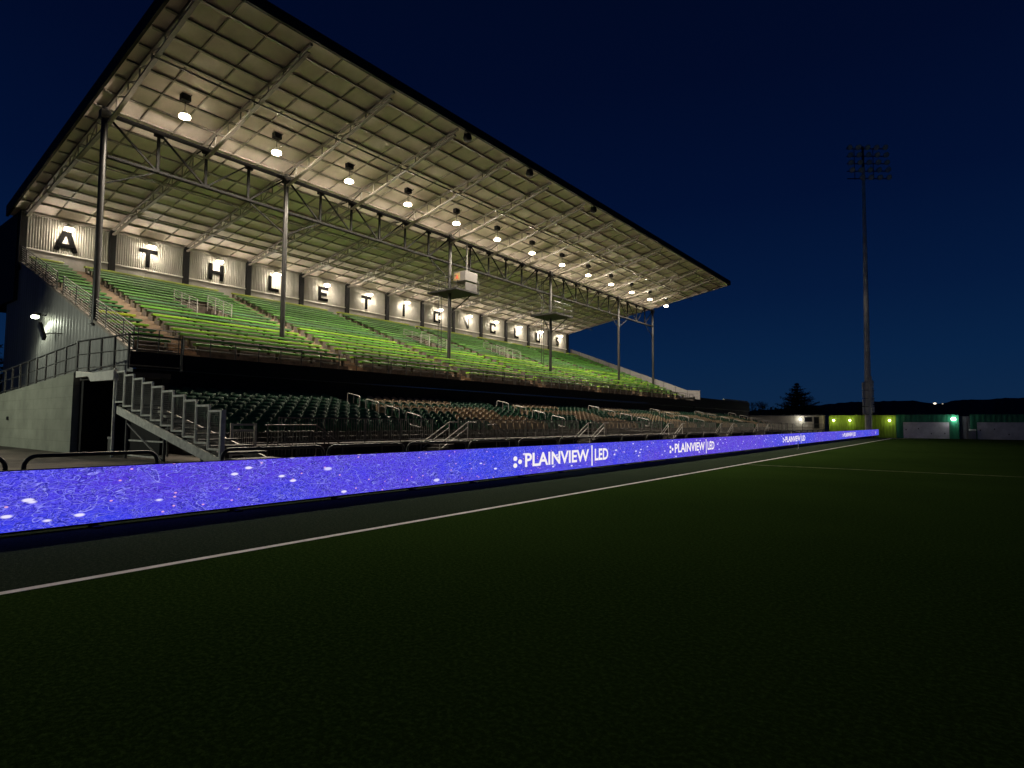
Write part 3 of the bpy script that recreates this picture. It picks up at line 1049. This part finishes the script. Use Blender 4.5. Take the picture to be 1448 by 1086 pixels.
# loop handrails in the lower aisles
def loop_pts(w, h, r, n=5):
    pts = []
    for cx_, cz_, a0 in ((w - r, h - r, 90), (r, h - r, 180)):
        pass
    arc = lambda cx_, cz_, a0, a1: [(cx_ + r * math.cos(math.radians(a0 + (a1 - a0) * i / n)), cz_ + r * math.sin(math.radians(a0 + (a1 - a0) * i / n))) for i in range(n + 1)]
    return arc(w - r, .45 + r, -90, 0) + arc(w - r, h - r, 0, 90) + arc(r, h - r, 90, 180) + arc(r, .45 + r, 180, 270)

hp = thing("aisle_handrail", (0, 0, 0), None, "handrail", "loop handrails in the lower aisles")
pts = loop_pts(1.0, .98, .12)
slope = -.20
P3 = [(x, 0, z + slope * x) for x, z in pts]
m = MB(); m.tube(P3 + [P3[0]], .024, 8); m.build("loop", M['rail_pale'], hp, True)
m = MB(); m.tube([(.5, 0, 0), (.5, 0, .97 + slope * .5)], .024, 8); m.build("post", M['rail_grey'], hp, True)
first = True
for ai, ya_ in enumerate(LA):
    for hi, r in enumerate((7, 5, 3, 1)):
        x, z = lt(r)
        o = hp if first else copy_tree(hp)
        first = False
        o.location = (x - .55, ya_, z + .08)
        pos = ("top", "second from the top", "third from the top", "lowest")[hi]
        o["label"] = "pale loop handrail, %s in the %s lower aisle from the near end" % (pos, ORD[ai])

# front picket railings and gate steps
cuts = [11.0] + [v for a in LA for v in (a - .55, a + 1.1)] + [YL1]
for i in range(0, len(cuts), 2):
    railing("picket_railing", "dark picket railing along the lower tier front, %s section from the near end" % ORD[i // 2], [(-18.45, cuts[i], .82), (-18.45, cuts[i + 1], .82)], .92, 2, (M['rail_grey'], M['rail_grey']), 1.75, .02, .10, "picket railings of the lower tier", True)
for i, a in enumerate(LA):
    t = thing("gate_steps", (-17.8, a, .4), "dark steps with two sloping handrails at the %s gap in the picket railing" % ORD[i], "steps", "steps at the railing gaps")
    m = MB()
    m.box(-18.34, -17.2, a - .5, a + .9, .68, .80)
    for s in range(2): m.box(-18.34, -17.2, a - .85 - .35 * s, a - .5 - .35 * s, .42, .68 - .13 * s)
    m.build("treads", M['concrete'], t)
    for x in (-18.3, -17.2):
        m = MB(); m.tube([(x, a + .9, 1.62), (x, a + .35, 1.62), (x, a - 1.35, .72), (x, a - 1.38, .42)], .025, 8)
        m.tube([(x, a + .35, 1.38), (x, a - 1.25, .55)], .02, 6)
        m.tube([(x, a + .35, .8), (x, a + .35, 1.62)], .024, 6)
        m.build("handrail", M['rail_pale'], t)
t = thing("ramp_handrail", (-18.0, 10.2, .4), "dark handrail that runs level and then slopes down behind the white gate", "handrail")
m = MB()
m.tube([(-17.9, 10.2, 1.49), (-17.9, 12.1, 1.49), (-17.9, 13.15, .78)], .028, 8)
m.tube([(-17.9, 10.2, 1.28), (-17.9, 12.0, 1.28), (-17.9, 12.9, .66)], .022, 8)
m.build("rails", M['rail_grey'], t, True)
m = MB()
for y in (10.3, 11.2, 12.1): m.tube([(-17.9, y, .4), (-17.9, y, 1.49)], .024, 6)
for i in range(14): m.bar((-17.9, 10.3 + .13 * i, .5), (-17.9, 10.3 + .13 * i, 1.26), .014)
m.build("uprights", M['rail_grey'], t)
t = thing("handrail", (-18.0, 22.0, .4), "short dark handrail sloping down in front of the second seat block", "handrail")
m = MB()
m.tube([(-17.9, 21.3, 1.5), (-17.9, 22.0, 1.5), (-17.9, 23.0, .9), (-17.9, 23.0, .4)], .026, 8); m.tube([(-17.9, 22.0, 1.28), (-17.9, 22.9, .75)], .02, 6); m.tube([(-17.9, 22.0, .4), (-17.9, 22.0, 1.5)], .024, 6)
m.build("rails", M['rail_grey'], t, True)

# white gate
t = thing("gate", (-18.3, 9.3, .4), "pale barred gate at the near end of the lower tier", "gate")
m = MB()
for y in (9.32, 10.10): m.bar((-18.3, y, .4), (-18.3, y, 1.55), .07)
for z, h in ((1.50, .06), (1.32, .07), (.56, .06)): m.bar((-18.3, 9.36, z), (-18.3, 10.06, z), .05, h)
m.build("frame", M['rail_pale'], t)
m = MB()
for i in range(10): m.bar((-18.3, 9.40 + .07 * i, .57), (-18.3, 9.40 + .07 * i, 1.31), .015)
m.build("bars", M['rail_pale'], t)

# ------------------------------------------------------------------ near side: ramp, landing, steel stair
t = thing("ramp_wall", (-26.5, 7.4, .4), "grey green painted block wall with a sloping top beside the ramp", "wall")
def rtop(x): return 3.42 + .054 * (x + 26.45)
m = MB()
m.prism([(-52, .3), (-26.45, .3), (-26.45, rtop(-26.45)), (-52, rtop(-52))], 7.4, 7.62)
m.build("wall_face", M['block'], t)
m = MB(); m.box(-35.3, -35.05, 7.36, 7.4, 1.62, 1.78); m.build("vent", M['black'], t)
m = MB()
m.prism([(-52, rtop(-52) - .3), (-26.45, rtop(-26.45) - .3), (-26.45, rtop(-26.45) - .12), (-52, rtop(-52) - .12)], 7.62, 9.2)
m.build("ramp_slab", M['concrete'], t)
railing("ramp_railing", "dark railing with thin posts climbing along the ramp wall", [(-44, 7.5, rtop(-44)), (-26.55, 7.5, rtop(-26.55))], 1.13, 3, (M['rail_dark'], M['rail_dark']), 1.27, .026, .12)
t = thing("landing", (-24.4, 8.1, .4), "pale beam landing over the dark doorway beside the steel stair", "landing")
m = MB()
m.prism([(-26.2, 3.20), (-24.95, 3.20), (-24.65, 3.0), (-22.5, 2.97), (-22.5, 3.30), (-24.6, 3.30), (-26.2, 3.44)], 7.4, 7.56)
m.build("edge_beam", M['flash'], t)
m = MB(); m.box(-26.4, -22.5, 7.57, 9.2, 3.1, 3.28); m.build("slab", M['concrete'], t)
m = MB(); m.box(-26.4, -26.1, 7.63, 9.18, .4, 3.1); m.box(-26.1, -22.6, 8.95, 9.18, .4, 3.1); m.build("door_recess", M['black'], t)
railing("landing_railing", "dark railing with posts around the landing above the doorway", [(-26.4, 7.48, 3.44), (-21.5, 7.48, 3.30), (-21.5, 9.1, 3.30)], 1.13, 3, (M['rail_dark'], M['rail_dark']), 1.2, .026, .12)
t = thing("slatted_panel", (-23.3, 7.7, .4), "small pale slatted panel leaning in the dark doorway", "panel")
m = MB()
for x in (-23.55, -23.42, -23.29, -23.16): m.box(x, x + .05, 7.68, 7.72, .42, 1.05)
m.box(-23.57, -23.09, 7.66, 7.70, .98, 1.06); m.box(-23.57, -23.09, 7.66, 7.70, .5, .56)
m.build("slats", M['rail_pale'], t)

t = thing("steel_stair", (-18.9, 8.1, .4), "galvanised steel stair with ten stepped mesh guard panels coming down beside the seats", "stair")
NS = 10
sx0, sdx, sdz = -22.52, .731, -.151
YS0, YS1 = 7.5, 8.9
def bot(i): return 2.23 + sdz * i
for y in (YS0, YS1):
    m = MB()
    xa, xb = -22.5, -13.9
    f = lambda x: 2.10 - .2055 * (x + 22.5)
    m.prism([(xa, f(xa) - .26), (xb, f(xb) - .26), (xb, f(xb)), (xa, f(xa))], y + .04 if y == YS0 else y - .10, y + .10 if y == YS0 else y - .04)
    m.box(xa, xa, y, y, f(xa), f(xa)) if False else None
    m.build("stringer", M['galv'], t)
for i in range(NS + 1):
    m = MB(); x = sx0 + sdx * i
    m.box(x, x + sdx - .02, YS0 + .10, YS1 - .10, bot(i) - .12, bot(i) - .07)
    m.build("step", M['rail_dark'], t)
def panel(i, y):
    x0, x1, z0, z1 = sx0 + sdx * i + .02, sx0 + sdx * (i + 1), bot(i), bot(i) + 1.0
    m = MB()
    m.bar((x0, y, z1), (x1, y, z1), .05, .055)
    m.bar((x0, y, z0), (x1, y, z0), .045, .05)
    m.bar((x1, y, z0 - .17), (x1, y, z1 + .02), .055)
    m.bar((x0 + .03, y, z0), (x0 + .03, y, z1), .03)
    fr = m.build("guard_panel", M['galv'], t)
    m = MB()
    nx, nz = 12, 17
    for j in range(1, nx): m.bar((x0 + (x1 - x0) * j / nx, y, z0), (x0 + (x1 - x0) * j / nx, y, z1), .007)
    for j in range(1, nz): m.bar((x0, y + .008, z0 + (z1 - z0) * j / nz), (x1, y + .008, z0 + (z1 - z0) * j / nz), .007)
    m.build("wire_mesh", M['rail_grey'], fr)
for i in range(NS): panel(i, YS0)
m = MB(); m.bar((-22.62, YS0, .4), (-22.62, YS0, 3.37), .07); m.bar((-22.74, YS0 + .05, .4), (-22.74, YS0 + .05, 2.3), .05); m.build("support_post", M['galv'], t)
for x, z in ((-21.65, 1.66), (-18.8, 1.08), (-16.4, .6)):
    for y in (YS0 + .07, YS1 - .07):
        m = MB(); m.bar((x, y, .4), (x, y, z), .06); m.build("support_post", M['rail_grey'], t)
m = MB(); m.bar((-21.46, YS0 + .02, 1.52), (-18.8, YS0 + .02, .46), .04); m.build("brace", M['rail_pale'], t)
for z in (.98, .5):
    m = MB(); m.bar((-21.6, YS0 + .12, z), (-18.85, YS0 + .12, z), .045); m.build("brace", M['galv'], t)
# last tall post at the foot
m = MB(); m.bar((sx0 + sdx * NS + .01, YS0, .45), (sx0 + sdx * NS + .01, YS0, 1.9), .085, .12); m.build("newel_post", M['galv'], t)

# side wall lamp and second fixture
t = thing("wall_floodlight", (-37.8, 8.85, 6.9), "lit floodlight glaring on the grey side wall", "floodlight")
m = MB(); m.box(-38.05, -37.6, 8.66, 8.98, 6.99, 7.12); m.bar((-37.8, 8.95, 7.06), (-37.8, 9.24, 7.06), .05); m.build("housing", M['steel_dark'], t)
m = MB(); m.lathe((-37.83, 8.80, 6.92), [(.04, -.08), (.13, -.05), (.17, .01), (.14, .065)], 14); m.build("lens", M['lamp_side'], t, True)
lamp("lamp_light", t, (-37.75, 8.78, 6.80), LAMP_SIDE, (.93, 1, .76), .07, 160, .6, (.30, -.12, -1))
t = thing("unlit_floodlight", (-35.8, 8.75, 5.9), "dark tilted floodlight on a short arm below the lit one", "floodlight")
m = MB(); m.bar((-36.55, 8.7, 6.42), (-35.65, 8.7, 5.62), .26, .13, (0, 1, 0)); m.build("housing", M['steel_dark'], t)
m = MB(); m.tube([(-35.85, 8.75, 5.85), (-35.3, 8.95, 5.87), (-35.1, 9.25, 5.87)], .03, 6); m.build("arm", M['rail_grey'], t)

# yard light that brightens the ramp wall and stair
t = thing("yard_lamp", (-33, -3.0, .4), "tall yard lamp post standing near the ramp outside the ground", "lamp post")
m = MB(); m.tube([(-33, -3.0, .4), (-33, -3.0, 7.4)], .09, 10, .06); m.build("post", M['galv'], t)
m = MB(); m.box(-33.25, -32.75, -2.95, -2.45, 7.3, 7.46); m.build("lamp_head", M['steel_dark'], t)
m = MB(); m.box(-33.2, -32.8, -2.9, -2.5, 7.25, 7.295); m.build("lamp_lens", M['lamp_side'], t)
lamp("lamp_light", t, (-33, -2.7, 7.15), LAMP_YARD, (.95, 1, .78), .15, 120, .5, (.45, 1, -.62))

# hoop barriers behind the board
def hoop(y0, y1, label):
    x = -12.0
    t = thing("hoop_barrier", (x, (y0 + y1) / 2, .4), label, "barrier", "hoop barriers behind the screen")
    r = .17
    pts = [(x, y0, .4)] + [(x, y0 + r - r * math.cos(a), 1.03 - r + r * math.sin(a)) for a in [PI / 2 * i / 5 for i in range(6)]]
    pts += [(x, y1 - r + r * math.sin(a), 1.03 - r + r * math.cos(a)) for a in [PI / 2 * i / 5 for i in range(6)]] + [(x, y1, .4)]
    m = MB(); m.tube(pts, .034, 10); m.build("hoop", M['rail_dark'], t, True)
    m = MB()
    for y in (y0, y1): m.box(x - .08, x + .08, y - .06, y + .06, .40, .42)
    m.build("foot_plate", M['rail_dark'], t)
hoops = [(.2, 2.53), (2.76, 4.72)] + [(5.94 + 2.5 * i, 8.32 + 2.5 * i) for i in range(26)]
for i, (a, b) in enumerate(hoops):
    hoop(a, b, "black hoop barrier behind the screen, " + ("cut off by the picture edge" if i == 0 else "between the ramp wall and the stair" if i == 1 else "%s hoop beyond the stair" % ORD[i - 2]))

# ------------------------------------------------------------------ perimeter screen
XL = -10.47
t = thing("led_board", (XL, 45, 0), "long glowing blue violet advertising screen along the side of the pitch", "advertising screen")
t.location = (XL, 0, 0)
m = MB(); m.face([(XL, -9, .07), (XL, 101.6, .07), (XL, 101.6, .90), (XL, -9, .90)]); m.build("screen", M['led'], t)
m = MB()
m.box(XL - .14, XL - .012, -9, 101.6, .045, .905)
m.box(XL - .012, XL + .006, -9, 101.6, .902, .916)
m.box(XL - .012, XL + .012, -9, 101.6, .045, .066)
m.build("housing", M['black'], t)
for i in range(48):
    y = -1 + 2.15 * i
    m = MB(); m.box(XL - .1, XL + .16, y - .06, y + .06, tz(y) + .001, tz(y) + .03); m.box(XL - .1, XL - .05, y - .05, y + .05, tz(y) + .01, .06)
    m.build("foot", M['black'], t)

def text_mesh(s, size, bold):
    cu = bpy.data.curves.new("lettering", 'FONT')
    cu.body = s; cu.size = size; cu.offset = bold; cu.resolution_u = 3
    o = bpy.data.objects.new("lettering", cu)
    COL.objects.link(o)
    dg = bpy.context.evaluated_depsgraph_get()
    me = bpy.data.meshes.new_from_object(o.evaluated_get(dg))
    bpy.data.objects.remove(o); bpy.data.curves.remove(cu)
    xs = [v.co.x for v in me.vertices]; ys = [v.co.y for v in me.vertices]
    return me, min(xs), max(xs), min(ys), max(ys)

def place_text(s, y0, y1, z0, z1, name):
    me, a, b, c, d = text_mesh(s, 1, .024)
    for v in me.vertices:
        u = (v.co.x - a) / (b - a); w = (v.co.y - c) / (d - c)
        v.co = (.006, y0 + u * (y1 - y0), z0 + w * (z1 - z0))
    me.materials.clear(); me.materials.append(M['led_white'])
    o = bpy.data.objects.new(name, me); COL.objects.link(o); o.parent = t
    return o

for (ys, L) in ((13.6, 5.75), (24.9, 5.85), (45.0, 7.3), (70.2, 9.0), (97.6, 9.6)):
    if ys < 97:
        place_text("PLAINVIEW", ys + L * .105, ys + L * .755, .29, .70, "lettering")
        place_text("LED", ys + L * .825, ys + L * .995, .29, .70, "lettering")
        m = MB(); m.box(XL + .004, XL + .007, ys + L * .785, ys + L * .797, .12, .83); m.build("divider", M['led_white'], t)
    m = MB()
    for dy, dz in ((.022, .36), (.022, .56), (.062, .46)):
        c = [(ys + L * dy + .016 * L * math.cos(a), dz + .067 * math.sin(a)) for a in [2 * PI * i / 14 for i in range(14)]]
        m.prism(c, XL + .004, XL + .007, 'x')
    m.build("logo_dots", M['led_white'], t)

# ------------------------------------------------------------------ far end: fence, sheds, cabin, mast
gz = tz(104) - .02
def wall_light(loc, label, mt, power, col, group, k=1.):
    t = thing("wall_light", loc, label, "lamp", group)
    x, y, z = loc
    m = MB(); m.box(x - .16, x + .16, y - .08, y, z - .02, z + .14); m.build("housing", M['steel_dark'], t)
    m = MB(); m.lathe((x, y - .14, z + .05), [(.03 * k, -.11 * k), (.12 * k, -.07 * k), (.15 * k, 0), (.12 * k, .07 * k), (.03 * k, .11 * k)], 12); m.build("lens", mt, t, True)
    lamp("lamp_light", t, (x, y - 1.0, z + .05), power * 1.9, col, .12)
    return t

t = thing("lime_fence", (-13, 104, gz), "lime green vertical board fence with wall lights behind the screen end", "fence")
m = MB()
n = 46
for i in range(n):
    xa, xb = -17.35 + 8.85 * i / n, -17.35 + 8.85 * (i + 1) / n
    d = (.0, .022)[i % 2]
    m.box(xa, xb - .006, 104 + d, 104.09 + d, gz, 3.0)
m.build("boards", M['lime_wall'], t)
m = MB(); m.box(-17.4, -8.48, 103.97, 104.15, 3.001, 3.07); m.build("cap", M['steel_dark'], t)
for i, x in enumerate((-16.67, -14.44, -9.27)):
    wall_light((x, 103.99, 2.18), "yellow wall light on the lime fence, %s" % ("at its left end", "left of the tall mast", "right of the tall mast")[i], M['lamp_amber'], 14, (1, .9, .45), "yellow lights on the lime fence")

def shed(x0, x1, dx0, dx1, label):
    t = thing("shed", ((x0 + x1) / 2, 104, gz), label, "shed", "green sheds with white doors")
    m = MB(); y = 103.6
    def corr(a, b, z0, z1):
        n = max(4, int((b - a) / .14) // 2 * 2)
        vs = []
        for j in range(n + 1):
            yy_ = y - (.03 if j % 4 in (1, 2) else 0)
            vs += [(a + (b - a) * j / n, yy_, z0), (a + (b - a) * j / n, yy_, z1)]
        m.raw(vs, [(2 * j, 2 * j + 2, 2 * j + 3, 2 * j + 1) for j in range(n)])
    corr(x0, dx0, gz, 2.95); corr(dx1, x1, gz, 2.95); corr(dx0, dx1, 1.98, 2.95)
    m.box(x0, x0 + .05, y + .01, y + 6, gz, 2.95); m.box(x1 - .05, x1, y + .01, y + 6, gz, 2.95); m.box(x0 + .051, x1 - .051, y + 5.9, y + 6, gz, 2.95)
    m.build("wall", M['shed_green'], t)
    m = MB(); m.box(x0 - .05, x1 + .05, y - .08, y + 6.05, 2.951, 3.05); m.build("roof", M['shed_green'], t)
    m = MB()
    nn = 14
    for i in range(nn):
        za, zb = gz + (1.97 - gz) * i / nn, gz + (1.97 - gz) * (i + 1) / nn
        m.box(dx0 + .03, dx1 - .03, y + .02 + .012 * (i % 2), y + .08, za, zb - .008)
    d = m.build("roller_door", M['roller'], t)
    m = MB()
    for x, z in ((dx0 + 1.8, .95), (dx0 + .3, .8), (dx0 + 3.3, .25), (dx1 - .6, .3)): m.box(x, x + .12, y - .01, y + .018, z, z + .18)
    m.build("latch", M['steel_dark'], d)

shed(-8.42, -1.05, -7.6, -2.15, "dark green shed with wide white roller door next to the lime fence")
shed(.2, 7.6, .9, 6.6, "dark green shed with wide white roller door cut by the right picture edge")
t = thing("container", (-.45, 104.4, gz), "grey steel container in the gap between the two green sheds", "container")
m = MB()
n = 16
vs = []
for j in range(n + 1):
    vs += [(-.98 + 1.1 * j / n, 104.3 - (.03 if j % 4 in (1, 2) else 0), gz), (-.98 + 1.1 * j / n, 104.3 - (.03 if j % 4 in (1, 2) else 0), 2.8)]
m.raw(vs, [(2 * j, 2 * j + 2, 2 * j + 3, 2 * j + 1) for j in range(n)])
m.box(-.98, .12, 104.4, 108, 2.7, 2.8)
m.build("body", M['cont_grey'], t)
m = MB()
for x in (-.7, -.15): m.bar((x, 104.22, gz), (x, 104.22, 2.7), .04)
m.build("lock_bars", M['rail_grey'], t)
wall_light((-1.65, 103.55, 2.36), "cool white light at the corner of the green shed by the container", M['lamp_cool'], 8, (1, .97, 1), None, 1.7)

t = thing("cabin", (-21.5, 104, gz), "low cream cabin with dark windows behind the far seats", "cabin")
m = MB(); m.box(-33, -18.1, 104, 109, gz, 2.92); m.build("wall", M['cream'], t)
m = MB(); m.box(-33.3, -17.9, 103.7, 109.3, 2.921, 3.06); m.build("roof", M['white_box'], t)
for x0, x1, z0, z1 in ((-20.8, -19.75, 2.02, 2.72), (-19.45, -18.75, 1.0, 2.75)):
    m = MB(); m.box(x0 - .08, x1 + .08, 103.95, 103.998, z0 - .08, z1 + .08); f = m.build("window", M['white_box'], t)
    m = MB(); m.box(x0, x1, 103.93, 103.949, z0, z1); m.build("pane", M['glass'], f)
wall_light((-21.44, 103.98, 2.34), "white wall light beside the window of the cream cabin", M['lamp_cool'], 22, (1, .97, .86), None)
railing("end_railing", "grey picket railing in front of the cream cabin", [(-25, 101, .4), (-17.6, 101, .4)], 1.25, 3, (M['rail_grey'], M['rail_grey']), 1.5, .025, .12, None, True)

t = thing("storage_bin", (.35, 102.6, gz), "pale storage bin beside the door of the far right shed", "bin")
m = MB(); m.prism([(102.2, gz), (102.9, gz), (102.95, .95), (102.15, .80)], .02, .78, 'x'); m.build("body", M['cont_grey'], t)
m = MB(); m.bar((.40, 102.12, .83), (.40, 102.99, 1.0), .82, .05); m.build("lid", M['rail_pale'], t)
t = thing("marker_post", (-8.6, 40.9, 0), "small thin post standing on the strip between the screen and the touchline", "post")
m = MB(); m.tube([(-8.6, 40.9, .02), (-8.6, 40.9, .48)], .022, 8); m.build("stem", M['rail_pale'], t)
m = MB(); m.lathe((-8.6, 40.9, 0), [(.11, .004), (.11, .02), (.04, .04)], 12); m.build("foot", M['rail_grey'], t)

# floodlight mast: the lamp rack is turned towards the middle of the pitch
MX, MY = -11.62, 100.6
RA = Vector((.80, .60, 0)); RF = Vector((.60, -.80, 0))
def rk(a, f, z, bx=.5): return Vector((MX + bx, MY, z)) + RA * a + RF * f
t = thing("floodlight_mast", (MX, MY, tz(100)), "very tall steel mast carrying rows of unlit floodlights", "mast")
m = MB(); m.tube([(MX, MY, tz(100)), (MX + .5, MY, 40.2)], .48, 16, .20); m.build("pole", M['mast'], t, True)
m = MB()
zt = [43.1, 41.95, 40.8, 39.65, 38.5]
for z in zt: m.bar(rk(-2.5, .1, z - .1), rk(3.4, .1, z - .1), .11)
m.bar(rk(0, 0, 38.2), rk(0, 0, 43.4), .28)
m.bar(rk(-1.3, 0, 38.3), rk(-1.3, 0, 43.1), .09); m.bar(rk(1.5, 0, 38.3), rk(1.5, 0, 43.1), .09)
m.build("crossarms", M['black'], t)
rnd = random.Random(2)
for ri, z in enumerate(zt):
    for ci in range(5):
        if ri == 4 and ci == 0: continue
        aim = (RF + RA * rnd.uniform(-.5, .15) + Vector((0, 0, rnd.uniform(-.7, -.4)))).normalized()
        c = rk(-2.2 + 1.33 * ci + .1 * ri, .38, z)
        m = MB(); m.tube([c - aim * .40, c - aim * .2, c, c + aim * .12], .16, 12, .40)
        f = m.build("floodlight", M['black'], t, True)
        m = MB(); m.tube([c + aim * .125, c + aim * .16], .38, 12, .36); m.build("lens", M['flood_glass'], f, True)
for i in range(4):
    for a_, f_ in ((-.66, .1), (.16, .56), (.70, .05)):
        z0 = 3.1 + 1.2 * i + (.3 if a_ > .5 else 0) + (.9 if .1 < a_ < .5 else 0)
        c = rk(a_, f_, 0, .03)
        m = MB(); m.bar(c + Vector((0, 0, z0)), c + Vector((0, 0, z0 + 1.06)), .27, .24, tuple(RF)); m.build("control_box", M['mast'], t)
m = MB()
for i in range(5): m.bar(rk(-.78, .40, 3.02 + 1.2 * i, .03), rk(.82, .40, 3.02 + 1.2 * i, .03), .06)
m.build("box_rails", M['black'], t)

# ------------------------------------------------------------------ trees
def conifer(x, y, z0, h, w, label, nb=17, seed=1):
    rnd = random.Random(seed)
    t = thing("conifer", (x, y, z0), label, "tree")
    m = MB(); m.tube([(x, y, z0), (x, y, z0 + h * .97)], h * .022, 8, h * .004); m.build("trunk", M['bark'], t)
    m = MB()
    for k in range(nb):
        f = k / (nb - 1)
        zc = z0 + h * (.10 + .88 * f)
        R0 = w / 2 * (1 - f) ** .8 * (.72 if k % 2 else 1.0) + .15
        for b in range(16 if f < .8 else 8):
            a = 2 * PI * (b + rnd.random() * .7) / (16 if f < .8 else 8)
            L = R0 * rnd.uniform(.6, 1.12)
            rise = rnd.uniform(-.02, .14) * L
            n = max(4, int(L / .16))
            for i in range(n):
                s = (i + 1) / n
                p = Vector((x + math.cos(a) * L * s, y + math.sin(a) * L * s, zc - .22 * L * s + (.30 * L) * s * s + rise * s))
                for q in range(7):
                    sz = rnd.uniform(.16, .34) * (1.1 - .4 * s) * h / 10
                    d = Vector((rnd.gauss(0, 1), rnd.gauss(0, 1), rnd.gauss(0, .35))).normalized() * sz
                    e = Vector((rnd.gauss(0, 1), rnd.gauss(0, 1), rnd.gauss(0, .5))).normalized() * sz * .55
                    pp = p + Vector((rnd.gauss(0, .10), rnd.gauss(0, .10), rnd.gauss(0, .07))) * h / 10
                    m.face([pp, pp + d + e * .4, pp + d * 1.5, pp + d - e])
    m.build("crown", M['needles'], t)

conifer(-29.4, 140, -.4, 10.9, 15.0, "dark spreading conifer standing alone behind the cream cabin", 17, 3)
conifer(-76, 13.5, -.02, 12, 8.5, "dark conifer at the left picture edge behind the side wall", 15, 5)
conifer(-90, 19, -.02, 10, 8, "dark conifer farther back at the left picture edge", 13, 8)

def bare_tree(x, y, z0, h, label):
    rnd = random.Random(11)
    t = thing("bare_tree", (x, y, z0), label, "tree")
    tr, br = MB(), MB()
    tr.tube([(x, y, z0), (x + .1, y, z0 + h * .35)], h * .03, 7, h * .02)
    tr.build("trunk", M['bark'], t)
    def grow(p, d, L, r, dep):
        q = p + d * L
        br.tube([p, q], r, 4, r * .65)
        if dep == 0:
            for _ in range(3):
                e = q + (d + Vector((rnd.gauss(0, .6), rnd.gauss(0, .6), rnd.gauss(0, .5)))).normalized() * L * .6
                br.tube([q, e], r * .5, 3, r * .3)
            return
        for _ in range(3):
            nd = (d + Vector((rnd.gauss(0, .45), rnd.gauss(0, .45), rnd.gauss(.12, .25)))).normalized()
            grow(q, nd, L * rnd.uniform(.68, .86), r * .62, dep - 1)
    for _ in range(4):
        grow(Vector((x + .1, y, z0 + h * .33)), Vector((rnd.gauss(0, .5), rnd.gauss(0, .5), 1)).normalized(), h * .22, h * .016, 4)
    br.build("crown", M['bark'], t)
bare_tree(-38, 140, -.4, 7.2, "small leafless tree behind the far end of the stand")

# dark scrub along the far boundary
m = MB()
rnd = random.Random(4)
for i in range(2600):
    x = rnd.uniform(-60, -14); y = rnd.uniform(118, 126)
    hh = 2.6 + 1.2 * math.sin(x * .35) + .6 * math.sin(x * 1.3)
    z = rnd.uniform(-.2, hh + 1.1)
    s = rnd.uniform(.25, .6)
    d = Vector((rnd.gauss(0, 1), rnd.gauss(0, 1), rnd.gauss(0, 1))).normalized() * s
    e = Vector((rnd.gauss(0, 1), rnd.gauss(0, 1), rnd.gauss(0, 1))).normalized() * s
    p = Vector((x, y, z))
    m.face([p, p + d, p + d + e, p + e])
o = m.build("undergrowth", M['needles'])
tag(o, "dark mass of scrub along the far boundary behind the cabin", "undergrowth", None, "stuff")

# distant house lights on the hill
for i, (az, el, s) in enumerate(((-2.04, 1.74, 3.2), (-1.55, 1.71, 1.7))):
    a = math.radians(az); Dd = 1500
    p = (math.sin(a) * Dd, math.cos(a) * Dd, math.tan(math.radians(el)) * Dd)
    t = thing("hillside_lamp", p, ("brighter", "fainter")[i] + " distant lamp on the dark hillside above the green shed", "lamp")
    m = MB(); m.lathe(p, [(.2, -s * .6), (s * .7, -s * .3), (s * .8, 0), (s * .7, s * .3), (.2, s * .6)], 10); m.build("lens", emis('far lamp %d' % i, (1, .86, .66), (2.2, .5)[i]), t, True)
    m = MB(); m.tube([(p[0], p[1], p[2] - s), (p[0], p[1], p[2] - 30)], .3, 6); m.build("post", M['steel_dark'], t)
